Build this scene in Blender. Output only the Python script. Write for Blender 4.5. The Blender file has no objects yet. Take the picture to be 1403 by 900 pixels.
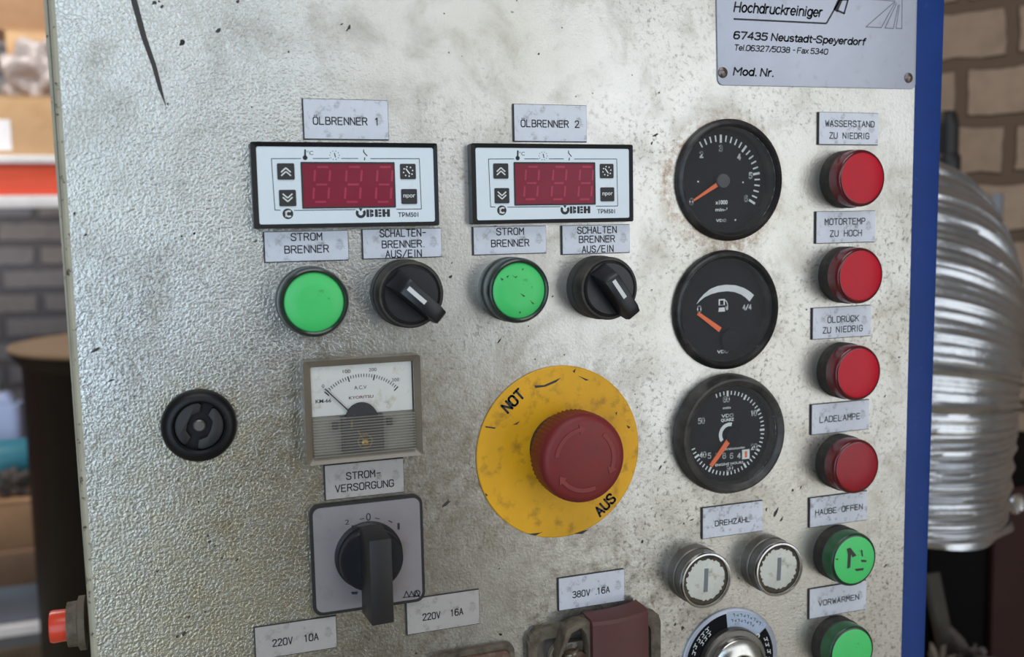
import bpy, bmesh, math, random
from mathutils import Vector, Matrix
random.seed(7)
C = bpy.context.scene.collection
S = bpy.context.scene
PI = math.pi
MM = 0.001

# ------------------------------------------------------------------ camera
FPX, CAMD, Z0 = 1342.655, 0.40488, 1.2          # focal length (px of 1403), distance from panel, eye height
RIGHT = Vector((0.9440109, -0.3292481, -0.0209535))
DOWN = Vector((-0.0523086, -0.0866642, -0.9948634))
FWD = Vector((0.325741, 0.9402579, -0.0990345))
EYE = Vector((0, -CAMD, Z0))
cd = bpy.data.cameras.new('camera')
cam = bpy.data.objects.new('camera', cd)
C.objects.link(cam)
cd.sensor_width = 36.0
cd.lens = FPX / 1403 * 36.0
cd.clip_start = 0.02
cam.matrix_world = Matrix(((RIGHT.x, -DOWN.x, -FWD.x, EYE.x), (RIGHT.y, -DOWN.y, -FWD.y, EYE.y),
                           (RIGHT.z, -DOWN.z, -FWD.z, EYE.z), (0, 0, 0, 1)))
cd.dof.use_dof = True
cd.dof.focus_distance = 0.432
cd.dof.aperture_fstop = 9.5
S.camera = cam

# ------------------------------------------------------------------ world, lights, exposure
W = bpy.data.worlds.new('world')
S.world = W
W.use_nodes = True
bg = W.node_tree.nodes['Background']
bg.inputs[0].default_value = (1.0, 0.93, 0.84, 1)
bg.inputs[1].default_value = 0.14
S.view_settings.view_transform = 'Standard'
S.view_settings.look = 'None'
S.view_settings.gamma = 1.0
S.view_settings.use_curve_mapping = False
S.view_settings.exposure = 0.0


def area(name, loc, target, sx, sy, power, col):
    l = bpy.data.lights.new(name, 'AREA')
    l.shape = 'RECTANGLE'
    l.size, l.size_y, l.energy, l.color = sx, sy, power, col
    o = bpy.data.objects.new(name, l)
    C.objects.link(o)
    o.location = loc
    o.rotation_euler = (Vector(target) - Vector(loc)).to_track_quat('-Z', 'Y').to_euler()
    return o


area('skylight', (0.1, -1.0, 2.75), (0.15, 0, 1.2), 1.4, 0.8, 12, (0.95, 0.97, 1.0))
area('open_gate_left', (-1.25, -2.7, 1.22), (-1.25, 0, 1.22), 2.3, 2.4, 47, (0.62, 0.81, 1.0))
area('open_gate_right', (1.60, -2.7, 1.22), (1.60, 0, 1.22), 3.1, 2.4, 42, (0.91, 0.96, 1.0))
area('back_room_lamp', (-0.9, 1.9, 2.9), (-0.5, 2.8, 1.1), 1.0, 1.0, 44, (1.0, 0.95, 0.90))


# ------------------------------------------------------------------ picture -> place
def at(px, py, Y):
    d = RIGHT * ((px - 701.5) / FPX) + DOWN * ((py - 450) / FPX) + FWD
    return EYE + d * ((Y + CAMD) / d.y)


def pl(px, py, h=0.0):                            # mm on the panel (right, down) at height h mm off it
    p = at(px, py, -h * MM)
    return p.x / MM, (Z0 - p.z) / MM


# ------------------------------------------------------------------ materials
def lin(c):
    return tuple(((x / 255) / 12.92 if x <= 10 else (((x / 255) + 0.055) / 1.055) ** 2.4) for x in c) + (1,)


def nodes(name):
    m = bpy.data.materials.new(name)
    m.use_nodes = True
    nt = m.node_tree
    return m, nt, nt.nodes['Principled BSDF']


def N(nt, t, **kw):
    n = nt.nodes.new(t)
    for k, v in kw.items():
        if k.startswith('i_'):
            n.inputs[k[2:].replace('_', ' ')].default_value = v
        else:
            setattr(n, k, v)
    return n


def ramp(nt, src, lo, hi):
    r = N(nt, 'ShaderNodeMapRange')
    r.inputs['From Min'].default_value = lo
    r.inputs['From Max'].default_value = hi
    nt.links.new(src, r.inputs['Value'])
    return r.outputs['Result']


def mixc(nt, fac, a, b):
    n = N(nt, 'ShaderNodeMix', data_type='RGBA')
    for i, v in ((0, fac), (6, a), (7, b)):
        if isinstance(v, (tuple, float, int)):
            n.inputs[i].default_value = v
        else:
            nt.links.new(v, n.inputs[i])
    return n.outputs[2]


def math_(nt, op, a, b=None):
    n = N(nt, 'ShaderNodeMath', operation=op)
    for i, v in ((0, a), (1, b)):
        if v is None:
            continue
        if isinstance(v, (float, int)):
            n.inputs[i].default_value = v
        else:
            nt.links.new(v, n.inputs[i])
    return n.outputs[0]


def noise(nt, vec, scale, detail=4, rough=0.6, dist=0.0):
    n = N(nt, 'ShaderNodeTexNoise')
    n.inputs['Scale'].default_value = scale
    n.inputs['Detail'].default_value = detail
    n.inputs['Roughness'].default_value = rough
    n.inputs['Distortion'].default_value = dist
    nt.links.new(vec, n.inputs['Vector'])
    return n.outputs['Fac']


def mat(name, col, rough=0.5, metal=0.0, dirt=None, lo=0.55, hi=0.7, amt=0.7, scale=180, vary=0.12, vscale=60,
        bump=None, coat=0.0, spec=0.5):
    """Principled material whose colour wavers a little and that can carry dirt patches and a bump."""
    m, nt, b = nodes(name)
    co = N(nt, 'ShaderNodeTexCoord').outputs['Object']
    c = lin(col)
    dark = tuple(x * (1 - vary) for x in c[:3]) + (1,)
    lite = tuple(min(1, x * (1 + vary)) for x in c[:3]) + (1,)
    out = mixc(nt, ramp(nt, noise(nt, co, vscale), 0.3, 0.7), dark, lite)
    if dirt:
        f = math_(nt, 'MULTIPLY', ramp(nt, noise(nt, co, scale, 6, 0.65), lo, hi), amt)
        out = mixc(nt, f, out, lin(dirt))
    nt.links.new(out, b.inputs['Base Color'])
    b.inputs['Roughness'].default_value = rough
    b.inputs['Metallic'].default_value = metal
    b.inputs['Coat Weight'].default_value = coat
    b.inputs['Specular IOR Level'].default_value = spec
    if bump:
        bn = N(nt, 'ShaderNodeBump')
        bn.inputs['Strength'].default_value = bump[1]
        bn.inputs['Distance'].default_value = bump[2]
        nt.links.new(noise(nt, co, bump[0], 3), bn.inputs['Height'])
        nt.links.new(bn.outputs[0], b.inputs['Normal'])
    return m


def clear_glass(name, tint=(1, 1, 1, 1), base=0.04):
    m, nt, b = nodes(name)
    nt.nodes.remove(b)
    tr = N(nt, 'ShaderNodeBsdfTransparent')
    tr.inputs[0].default_value = tint
    gl = N(nt, 'ShaderNodeBsdfGlossy')
    co = N(nt, 'ShaderNodeTexCoord').outputs['Object']
    nt.links.new(ramp(nt, noise(nt, co, 90, 5), -0.5, 3.5), gl.inputs['Roughness'])
    fr = N(nt, 'ShaderNodeFresnel')
    fr.inputs[0].default_value = 1.2
    mx = N(nt, 'ShaderNodeMixShader')
    nt.links.new(fr.outputs[0], mx.inputs[0])
    nt.links.new(tr.outputs[0], mx.inputs[1])
    nt.links.new(gl.outputs[0], mx.inputs[2])
    nt.links.new(mx.outputs[0], nt.nodes['Material Output'].inputs[0])
    return m


def panel_material():
    m, nt, b = nodes('worn stucco aluminium')
    co = N(nt, 'ShaderNodeTexCoord').outputs['Object']
    sep = N(nt, 'ShaderNodeSeparateXYZ')
    nt.links.new(co, sep.inputs[0])
    X, Z = sep.outputs[0], sep.outputs[2]
    # the grain, pressed strongly at the left and rubbed flat in the middle
    gr = noise(nt, co, 820, 1.5, 0.5, 0.5)
    worm = math_(nt, 'ABSOLUTE', math_(nt, 'SUBTRACT', gr, 0.5))
    fine = noise(nt, co, 1500, 3, 0.6)
    wear = math_(nt, 'ADD', ramp(nt, X, 0.10, 0.02), 0.22)
    big = noise(nt, co, 9, 5, 0.55)
    mid = noise(nt, co, 34, 7, 0.65, 0.4)
    col = mixc(nt, ramp(nt, big, 0.35, 0.65), lin((190, 187, 178)), lin((205, 204, 200)))
    col = mixc(nt, math_(nt, 'MULTIPLY', ramp(nt, mid, 0.50, 0.75), 0.55), col, lin((138, 128, 108)))
    # dirt held in the grain
    val = math_(nt, 'MULTIPLY', ramp(nt, worm, 0.05, 0.0), math_(nt, 'MULTIPLY', ramp(nt, noise(nt, co, 22, 4), 0.42, 0.7), wear))
    col = mixc(nt, math_(nt, 'MULTIPLY', val, 0.7), col, lin((84, 76, 62)))
    # specks of grime, thickest low on the right
    reg = math_(nt, 'ADD', noise(nt, co, 16, 4), math_(nt, 'ADD', math_(nt, 'MULTIPLY', ramp(nt, X, 0.08, 0.34), 0.10),
                                                         math_(nt, 'MULTIPLY', ramp(nt, Z, 0.03, -0.2), 0.10)))
    sp = math_(nt, 'MULTIPLY', ramp(nt, noise(nt, co, 420, 5, 0.7, 0.3), 0.52, 0.66), ramp(nt, reg, 0.48, 0.70))
    col = mixc(nt, math_(nt, 'MULTIPLY', sp, 0.7), col, lin((70, 64, 56)))
    pit = ramp(nt, noise(nt, co, 170, 2, 0.5), 0.735, 0.76)
    col = mixc(nt, pit, col, lin((52, 46, 40)))
    # stains with shapes of their own; broad brown ones mid-low also paint in a dark reflection: (u, v, inner, outer, colour, amount) in mm
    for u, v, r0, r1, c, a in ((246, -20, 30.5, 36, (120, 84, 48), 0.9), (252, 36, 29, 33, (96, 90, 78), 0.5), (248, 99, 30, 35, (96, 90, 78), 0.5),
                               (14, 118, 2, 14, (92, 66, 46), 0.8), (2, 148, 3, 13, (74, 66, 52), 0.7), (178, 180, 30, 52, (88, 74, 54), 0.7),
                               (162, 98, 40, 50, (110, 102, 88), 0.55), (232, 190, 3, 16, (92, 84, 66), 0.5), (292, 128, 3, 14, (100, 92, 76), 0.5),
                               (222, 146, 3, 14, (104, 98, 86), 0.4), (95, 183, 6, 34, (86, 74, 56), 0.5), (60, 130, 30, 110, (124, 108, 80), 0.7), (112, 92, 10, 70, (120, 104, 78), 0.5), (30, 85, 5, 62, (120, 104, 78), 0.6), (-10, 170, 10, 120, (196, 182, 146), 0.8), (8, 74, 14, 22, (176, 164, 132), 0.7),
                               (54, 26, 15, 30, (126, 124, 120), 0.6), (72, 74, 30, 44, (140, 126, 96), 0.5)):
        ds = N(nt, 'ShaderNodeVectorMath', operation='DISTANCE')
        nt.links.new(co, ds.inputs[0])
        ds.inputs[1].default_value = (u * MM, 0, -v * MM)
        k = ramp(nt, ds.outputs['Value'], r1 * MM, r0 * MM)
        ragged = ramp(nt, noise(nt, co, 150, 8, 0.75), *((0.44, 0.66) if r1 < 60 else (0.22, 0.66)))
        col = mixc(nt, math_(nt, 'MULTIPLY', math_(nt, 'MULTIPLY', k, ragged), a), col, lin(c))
    nt.links.new(col, b.inputs['Base Color'])
    b.inputs['Metallic'].default_value = 0.85
    nt.links.new(ramp(nt, mid, -0.75, 3.0), b.inputs['Roughness'])
    h = math_(nt, 'ADD', math_(nt, 'MULTIPLY', math_(nt, 'MULTIPLY', ramp(nt, gr, 0.3, 0.7), wear), 0.6), math_(nt, 'MULTIPLY', fine, 0.22))
    bn = N(nt, 'ShaderNodeBump')
    bn.inputs['Strength'].default_value = 0.36
    bn.inputs['Distance'].default_value = 0.0006
    nt.links.new(h, bn.inputs['Height'])
    nt.links.new(bn.outputs[0], b.inputs['Normal'])
    return m


def brick_material(name, c1, c2, mortar, bw, bh, mw, off=(0, 0, 0)):
    m, nt, b = nodes(name)
    co = N(nt, 'ShaderNodeTexCoord').outputs['Object']
    mp = N(nt, 'ShaderNodeMapping')
    mp.inputs['Location'].default_value = off
    mp.inputs['Rotation'].default_value = (PI / 2, 0, 0)
    nt.links.new(co, mp.inputs[0])
    dis = N(nt, 'ShaderNodeTexNoise')
    dis.inputs['Scale'].default_value = 26
    nt.links.new(co, dis.inputs['Vector'])
    va = N(nt, 'ShaderNodeVectorMath', operation='MULTIPLY_ADD')
    nt.links.new(dis.outputs['Color'], va.inputs[0])
    va.inputs[1].default_value = (0.014, 0.014, 0.014)
    nt.links.new(mp.outputs[0], va.inputs[2])
    t = N(nt, 'ShaderNodeTexBrick')
    t.inputs['Scale'].default_value = 1
    t.inputs['Color1'].default_value = lin(c1)
    t.inputs['Color2'].default_value = lin(c2)
    t.inputs['Mortar'].default_value = lin(mortar)
    t.inputs['Mortar Size'].default_value = mw
    t.inputs['Mortar Smooth'].default_value = 0.3
    t.inputs['Brick Width'].default_value = bw
    t.inputs['Row Height'].default_value = bh
    nt.links.new(va.outputs[0], t.inputs['Vector'])
    col = mixc(nt, math_(nt, 'MULTIPLY', ramp(nt, noise(nt, co, 30, 6), 0.45, 0.75), 0.4), t.outputs['Color'], lin(mortar))
    nt.links.new(col, b.inputs['Base Color'])
    b.inputs['Roughness'].default_value = 0.9
    bn = N(nt, 'ShaderNodeBump')
    bn.inputs['Strength'].default_value = 0.9
    bn.inputs['Distance'].default_value = 0.012
    nt.links.new(math_(nt, 'SUBTRACT', 1.0, t.outputs['Fac']), bn.inputs['Height'])
    nt.links.new(bn.outputs[0], b.inputs['Normal'])
    return m


K = {}
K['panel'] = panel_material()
K['edge'] = mat('chipped cream edge paint', (176, 170, 150), 0.55, 0.0, (60, 54, 46), 0.6, 0.66, 0.9, 260)
K['blue'] = mat('blue enamel', (20, 54, 120), 0.5, 0.0, (60, 92, 150), 0.66, 0.74, 0.5, 150, 0.08, spec=0.25)
K['scuff'] = mat('dark scuff', (62, 58, 56), 0.7)
K['silver'] = mat('silver label foil', (212, 215, 224), 0.45, 0.2, (112, 110, 106), 0.54, 0.70, 0.7, 240, 0.06, 90)
K['silver_dirty'] = mat('grubby silver label foil', (212, 215, 224), 0.45, 0.2, (128, 127, 126), 0.52, 0.64, 0.7, 330, 0.06, 90)
K['silver_warm'] = mat('dulled silver label foil', (180, 174, 170), 0.45, 0.2, (112, 104, 94), 0.54, 0.7, 0.6, 240, 0.06, 90)
K['core'] = mat('dark label core', (48, 46, 48), 0.6)
K['ink'] = mat('black engraving', (44, 44, 48), 0.6)
K['plate'] = mat('satin nameplate', (178, 182, 195), 0.40, 0.4, (132, 134, 142), 0.58, 0.75, 0.4, 140, 0.04)
K['rivet'] = mat('tarnished rivet', (128, 118, 112), 0.35, 0.8, (70, 54, 46), 0.45, 0.7, 0.8, 500)
K['black'] = mat('black plastic', (19, 19, 22), 0.40, 0.0, (60, 57, 52), 0.58, 0.8, 0.5, 160, spec=0.3)
K['black_dusty'] = mat('dusty black plastic', (48, 45, 42), 0.6, 0.0, (100, 92, 80), 0.46, 0.78, 0.65, 120)
K['knob'] = mat('black switch plastic', (26, 27, 33), 0.36, 0.0, (60, 58, 58), 0.58, 0.8, 0.5, 200)
K['dark_green'] = mat('smoky dark green plastic', (26, 46, 38), 0.28, 0.0, (78, 78, 66), 0.48, 0.75, 0.6, 160, coat=0.2)
K['green'] = mat('green lens', (70, 204, 108), 0.38, 0.0, (40, 96, 58), 0.66, 0.74, 0.6, 190, 0.05, 40)
K['green_side'] = mat('green lens skirt', (52, 104, 66), 0.35, 0.0, (64, 70, 58), 0.5, 0.75, 0.6, 160)
K['red'] = mat('red lens', (188, 8, 36), 0.24, 0.0, (150, 60, 66), 0.66, 0.8, 0.4, 150, 0.08, 50, spec=0.22)
K['red_dark'] = mat('darkened red lens', (150, 14, 32), 0.25, 0.0, (104, 30, 40), 0.5, 0.8, 0.5, 150, 0.1, 50, spec=0.3)
K['red_side'] = mat('red lens skirt', (112, 22, 30), 0.25, 0.0, (74, 58, 54), 0.5, 0.75, 0.6, 160, coat=0.3)
K['red_rim'] = mat('dark red lens rim', (88, 12, 22), 0.22, 0.0, coat=0.4)
K['white'] = mat('white print', (226, 228, 226), 0.5)
K['grey_print'] = mat('faded print', (112, 117, 126), 0.6)
K['face'] = mat('pale controller face', (226, 236, 242), 0.40, 0.0, (150, 160, 160), 0.62, 0.8, 0.5, 110, 0.03)
K['window'] = mat('dark red display window', (136, 42, 60), 0.3, 0.0, (120, 60, 70), 0.55, 0.8, 0.4, 70, 0.08, spec=0.2)
K['segment'] = mat('unlit red segment', (174, 62, 84), 0.3, spec=0.2)
K['yellow'] = mat('dirty yellow plate', (232, 170, 16), 0.5, 0.0, (128, 90, 26), 0.53, 0.74, 0.75, 130, 0.12, 25)
K['mushroom'] = mat('worn dark red plastic', (124, 34, 34), 0.5, 0.0, (96, 46, 42), 0.5, 0.75, 0.6, 110, 0.08, 40)
K['mushroom_lite'] = mat('pale red relief', (136, 50, 50), 0.5)
K['dial'] = mat('black gauge dial', (15, 17, 23), 0.7, 0.0, (36, 38, 44), 0.62, 0.8, 0.5, 200, spec=0.15)
K['bezel'] = mat('black gauge bezel', (27, 26, 28), 0.36, 0.0, (88, 84, 80), 0.46, 0.78, 0.6, 90)
K['bezel_dusty'] = mat('dusty gauge bezel', (48, 46, 45), 0.42, 0.0, (104, 99, 93), 0.42, 0.75, 0.6, 90)
K['needle'] = mat('orange needle', (240, 104, 44), 0.5)
K['hub'] = mat('black needle hub', (38, 40, 46), 0.4)
K['glass'] = clear_glass('gauge glass')
K['chrome'] = mat('worn chrome', (190, 190, 190), 0.22, 1.0, (110, 104, 98), 0.55, 0.8, 0.5, 120)
K['steel_dark'] = mat('dull dark steel', (116, 112, 106), 0.38, 0.7, (60, 56, 50), 0.5, 0.8, 0.6, 120)
K['grime'] = mat('brown grime', (82, 72, 56), 0.8, 0.0, (44, 38, 30), 0.45, 0.65, 0.8, 300)
K['cap'] = mat('yellowed white cap', (206, 206, 196), 0.5, 0.0, (128, 116, 82), 0.56, 0.7, 0.6, 220)
K['cap_bar'] = mat('grey bar', (112, 118, 122), 0.5)
K['meter_frame'] = mat('hazy grey plastic frame', (122, 112, 98), 0.32, 0.0, (92, 82, 68), 0.5, 0.8, 0.6, 120, coat=0.3)
K['meter_dial'] = mat('paper dial', (226, 222, 214), 0.6, 0.0, (164, 146, 104), 0.56, 0.72, 0.7, 120, 0.04)
K['copper'] = mat('brass', (170, 140, 70), 0.35, 0.9)
K['switch_plate'] = mat('grey switch plate', (146, 140, 142), 0.5, 0.15, (110, 102, 98), 0.55, 0.8, 0.5, 100, 0.05)
K['handle'] = mat('matte black handle', (34, 31, 31), 0.5, 0.0, (70, 64, 60), 0.56, 0.8, 0.4, 150)
K['marker'] = mat('white marker line', (222, 222, 220), 0.45)
K['rubber'] = mat('perished grey-brown rubber', (108, 98, 84), 0.75, 0.0, (58, 48, 38), 0.45, 0.68, 0.85, 140, bump=(260, 0.5, 0.001))
K['red_brown'] = mat('faded red-brown plastic', (92, 52, 51), 0.55, 0.0, (84, 58, 52), 0.5, 0.8, 0.6, 80, 0.06)
K['brown_plastic'] = mat('brown dirty plastic', (92, 64, 50), 0.55, 0.0, (140, 126, 104), 0.52, 0.7, 0.6, 120)
K['spring'] = mat('spring steel', (170, 164, 150), 0.3, 0.9)
K['knob_metal'] = mat('turned aluminium', (205, 204, 198), 0.25, 1.0, (140, 138, 130), 0.5, 0.8, 0.5, 90)
K['scale_blue'] = mat('pale blue scale sector', (176, 190, 212), 0.45, 0.2, (120, 128, 140), 0.56, 0.7, 0.5, 300)
K['orange_button'] = mat('orange-red button', (226, 70, 44), 0.3, 0.0, (180, 70, 56), 0.5, 0.8, 0.5, 100)
# surroundings
K['foil'] = mat('aluminium foil duct', (186, 189, 194), 0.27, 0.95, (120, 122, 126), 0.5, 0.8, 0.5, 30, 0.06, 20, bump=(160, 0.25, 0.0015))
K['cardboard'] = mat('cardboard', (196, 160, 120), 0.85, 0.0, (168, 122, 78), 0.5, 0.75, 0.5, 12, 0.08, 8)
K['cardboard_dark'] = mat('brown cardboard', (168, 132, 100), 0.85, 0.0, (128, 94, 66), 0.5, 0.75, 0.5, 12, 0.08, 8)
K['orange'] = mat('orange rack paint', (232, 78, 36), 0.4, 0.0, (214, 92, 58), 0.55, 0.8, 0.4, 20, 0.05, 8)
K['white_trim'] = mat('white strip', (240, 238, 240), 0.5, vscale=10)
K['bag'] = mat('crumpled grey film', (176, 166, 164), 0.3, 0.0, (120, 110, 108), 0.5, 0.75, 0.5, 14, bump=(22, 0.6, 0.02))
K['black_bag'] = mat('black sack', (44, 38, 38), 0.4, bump=(22, 0.6, 0.02), vscale=10)
K['lid'] = mat('tan lacquered lid', (142, 122, 96), 0.32, 0.2, (120, 96, 70), 0.5, 0.8, 0.4, 8, 0.05, 6)
K['drum'] = mat('dark drum paint', (13, 11, 11), 0.45, 0.0, (34, 28, 25), 0.5, 0.8, 0.4, 9, 0.1, 6, spec=0.2)
K['wood'] = mat('bench wood', (116, 90, 70), 0.7, vscale=12)
K['grey_metal'] = mat('grey painted steel', (120, 124, 132), 0.45, 0.2, (84, 84, 88), 0.5, 0.8, 0.4, 14, vscale=10)
K['teal'] = mat('teal plastic', (56, 128, 148), 0.35, vscale=12)
K['milk'] = mat('bluish plastic canister', (170, 186, 226), 0.35, vscale=12)
K['rag'] = mat('grey rag', (92, 84, 80), 0.9, 0.0, (60, 54, 52), 0.45, 0.65, 0.8, 24, bump=(40, 0.8, 0.01))
K['rag_pale'] = mat('pale grubby rag', (124, 112, 102), 0.9, 0.0, (84, 74, 64), 0.45, 0.65, 0.8, 24, bump=(40, 0.8, 0.01))
K["pipe"] = mat("black pipe", (13, 12, 14), 0.5, vscale=12)
K['brown_box'] = mat('dark red-brown box', (50, 30, 28), 0.7, vscale=8, spec=0.15)
K['gap_shade'] = mat('gap shade black', (12, 11, 11), 0.8, vscale=8, spec=0.08)  # shade of the gap under the duct, put into the colour
K['dull_steel'] = mat('dull dark strip', (70, 66, 60), 0.7, vscale=20, spec=0.2)
K['concrete'] = mat('concrete', (186, 172, 146), 0.9, vscale=6)
K['brick_brown'] = mat('brown brick', (112, 82, 62), 0.9, vscale=30)


# ------------------------------------------------------------------ mesh building (a right, b up, h out of the panel; mm)
def circ(r, n=48, a0=0.0, a1=2 * PI, c=(0, 0), close=True):
    k = n if close and abs(a1 - a0 - 2 * PI) < 1e-6 else n + 1
    return [(c[0] + r * math.cos(a0 + (a1 - a0) * i / n), c[1] + r * math.sin(a0 + (a1 - a0) * i / n)) for i in range(k)]


def rrect(a0, a1, b0, b1, r, n=6):
    out = []
    for cx, cy, s in ((a1 - r, b1 - r, 0), (a0 + r, b1 - r, PI / 2), (a0 + r, b0 + r, PI), (a1 - r, b0 + r, 1.5 * PI)):
        out += [(cx + r * math.cos(s + PI / 2 * i / n), cy + r * math.sin(s + PI / 2 * i / n)) for i in range(n + 1)]
    return out


class MB:
    def __init__(self):
        self.v, self.f, self.m = [], [], []

    def add(self, vs, fs, mi=0):
        o = len(self.v)
        self.v += vs
        for f in fs:
            self.f.append(tuple(i + o for i in f))
            self.m.append(mi)

    def flat(self, pts, h, mi=0):
        self.add([(a, b, h) for a, b in pts], [tuple(range(len(pts)))], mi)

    def prism(self, pts, h0, h1, mi=0, top=None, taper=0.0):
        n = len(pts)
        ca, cb = sum(p[0] for p in pts) / n, sum(p[1] for p in pts) / n
        up = [(ca + (a - ca) * (1 - taper), cb + (b - cb) * (1 - taper), h1) for a, b in pts]
        self.add([(a, b, h0) for a, b in pts] + up, [(i, (i + 1) % n, n + (i + 1) % n, n + i) for i in range(n)] + [tuple(range(n))[::-1]], mi)
        self.add(up, [tuple(range(n))], mi if top is None else top)

    def frame(self, outer, inner, h0, h1, hi=None, mi=0):
        n = len(outer)
        hi = h1 if hi is None else hi
        v = [(a, b, h0) for a, b in outer] + [(a, b, h1) for a, b in outer] + [(a, b, hi) for a, b in inner] + [(a, b, h0) for a, b in inner]
        fs = []
        for k in range(4):
            for i in range(n):
                j = (i + 1) % n
                fs.append((k * n + i, k * n + j, ((k + 1) % 4) * n + j, ((k + 1) % 4) * n + i))
        self.add(v, fs, mi)

    def lathe(self, prof, n=64, c=(0, 0), mi=0, mod=None, caps=True):
        v, fs = [], []
        for k, (r, h) in enumerate(prof):
            for i in range(n):
                t = 2 * PI * i / n
                rr = r + (mod(t, k) if mod else 0)
                v.append((c[0] + rr * math.cos(t), c[1] + rr * math.sin(t), h))
        for k in range(len(prof) - 1):
            for i in range(n):
                j = (i + 1) % n
                fs.append((k * n + i, k * n + j, (k + 1) * n + j, (k + 1) * n + i))
        if caps:
            if prof[-1][0] > 1e-6:
                fs.append(tuple((len(prof) - 1) * n + i for i in range(n)))
            if prof[0][0] > 1e-6:
                fs.append(tuple(n - 1 - i for i in range(n)))
        self.add(v, fs, mi)

    def stroke(self, pts, w, h, mi=0, closed=False, round_=True):
        q = list(pts) + ([pts[0]] if closed else [])
        for (x0, y0), (x1, y1) in zip(q, q[1:]):
            L = math.hypot(x1 - x0, y1 - y0)
            if L < 1e-6:
                continue
            nx, ny = -(y1 - y0) / L * w / 2, (x1 - x0) / L * w / 2
            self.add([(x0 + nx, y0 + ny, h), (x0 - nx, y0 - ny, h), (x1 - nx, y1 - ny, h), (x1 + nx, y1 + ny, h)], [(0, 1, 2, 3)], mi)
        if round_:
            for p in q:
                self.flat(circ(w / 2, 8, c=p), h, mi)

    def ring(self, r0, r1, h, a0=0, a1=2 * PI, c=(0, 0), n=48, mi=0):
        A, B = circ(r0, n, a0, a1, c, False), circ(r1, n, a0, a1, c, False)
        self.add([(a, b, h) for a, b in A + B], [(i, i + 1, n + 2 + i, n + 1 + i) for i in range(n)], mi)

    def xform(self, fn, start=0):
        self.v[start:] = [fn(p) for p in self.v[start:]]

    def rot(self, ang, c=(0, 0), start=0):
        s, k = math.sin(ang), math.cos(ang)
        self.xform(lambda p: (c[0] + (p[0] - c[0]) * k - (p[1] - c[1]) * s, c[1] + (p[0] - c[0]) * s + (p[1] - c[1]) * k, p[2]), start)

    def build(self, name, mats, parent=None, smooth=35, bevel=0.0, world=False, recalc=True):
        me = bpy.data.meshes.new(name)
        if world:
            me.from_pydata(self.v, [], self.f)
        else:
            me.from_pydata([(a * MM, -h * MM, b * MM) for a, b, h in self.v], [], self.f)
        mats = mats if isinstance(mats, (list, tuple)) else [mats]
        for m in mats:
            me.materials.append(m)
        me.polygons.foreach_set('material_index', self.m)
        bm = bmesh.new()
        bm.from_mesh(me)
        bmesh.ops.remove_doubles(bm, verts=bm.verts, dist=1e-7)
        if recalc:
            bmesh.ops.recalc_face_normals(bm, faces=bm.faces)
        if bevel:
            es = [e for e in bm.edges if len(e.link_faces) == 2 and e.calc_face_angle(0) > 0.6]
            bmesh.ops.bevel(bm, geom=es, offset=bevel * (1 if world else MM), segments=2, affect='EDGES', profile=0.5)
        bm.to_mesh(me)
        bm.free()
        if smooth:
            me.polygons.foreach_set('use_smooth', [True] * len(me.polygons))
            me.set_sharp_from_angle(angle=math.radians(smooth))
        me.update()
        o = bpy.data.objects.new(name, me)
        C.objects.link(o)
        if parent:
            o.parent = parent
        return o


def tag(o, label, cat, group=None):
    o['label'], o['category'] = label, cat
    if group:
        o['group'] = group
    return o


def thing(name, u, v, label, cat, group=None, h=0.0):
    o = bpy.data.objects.new(name, None)
    o.empty_display_size = 0.01
    C.objects.link(o)
    o.location = (u * MM, -h * MM, Z0 - v * MM)
    return tag(o, label, cat, group)


def wthing(name, loc, label, cat, group=None):
    o = bpy.data.objects.new(name, None)
    o.empty_display_size = 0.05
    C.objects.link(o)
    o.location = loc
    return tag(o, label, cat, group)


def dup(root, u, v, label, group=None, skip=()):
    r = root.copy()
    C.objects.link(r)
    r.location = (u * MM, root.location.y, Z0 - v * MM)
    r['label'] = label
    if group:
        r['group'] = group
    for ch in list(root.children):
        if ch.name.split('.')[0] in skip:
            continue
        c = ch.copy()
        C.objects.link(c)
        c.parent = r
        for g in list(ch.children):
            d = g.copy()
            C.objects.link(d)
            d.parent = c
    return r


# ------------------------------------------------------------------ lettering
def o_(w=4):
    return [(w, 4.6), (w - .3, 5.5), (w - 1.1, 6), (1.1, 6), (.3, 5.5), (0, 4.6), (0, 1.4), (.3, .5), (1.1, 0), (w - 1.1, 0), (w - .3, .5), (w, 1.4)]


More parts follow.
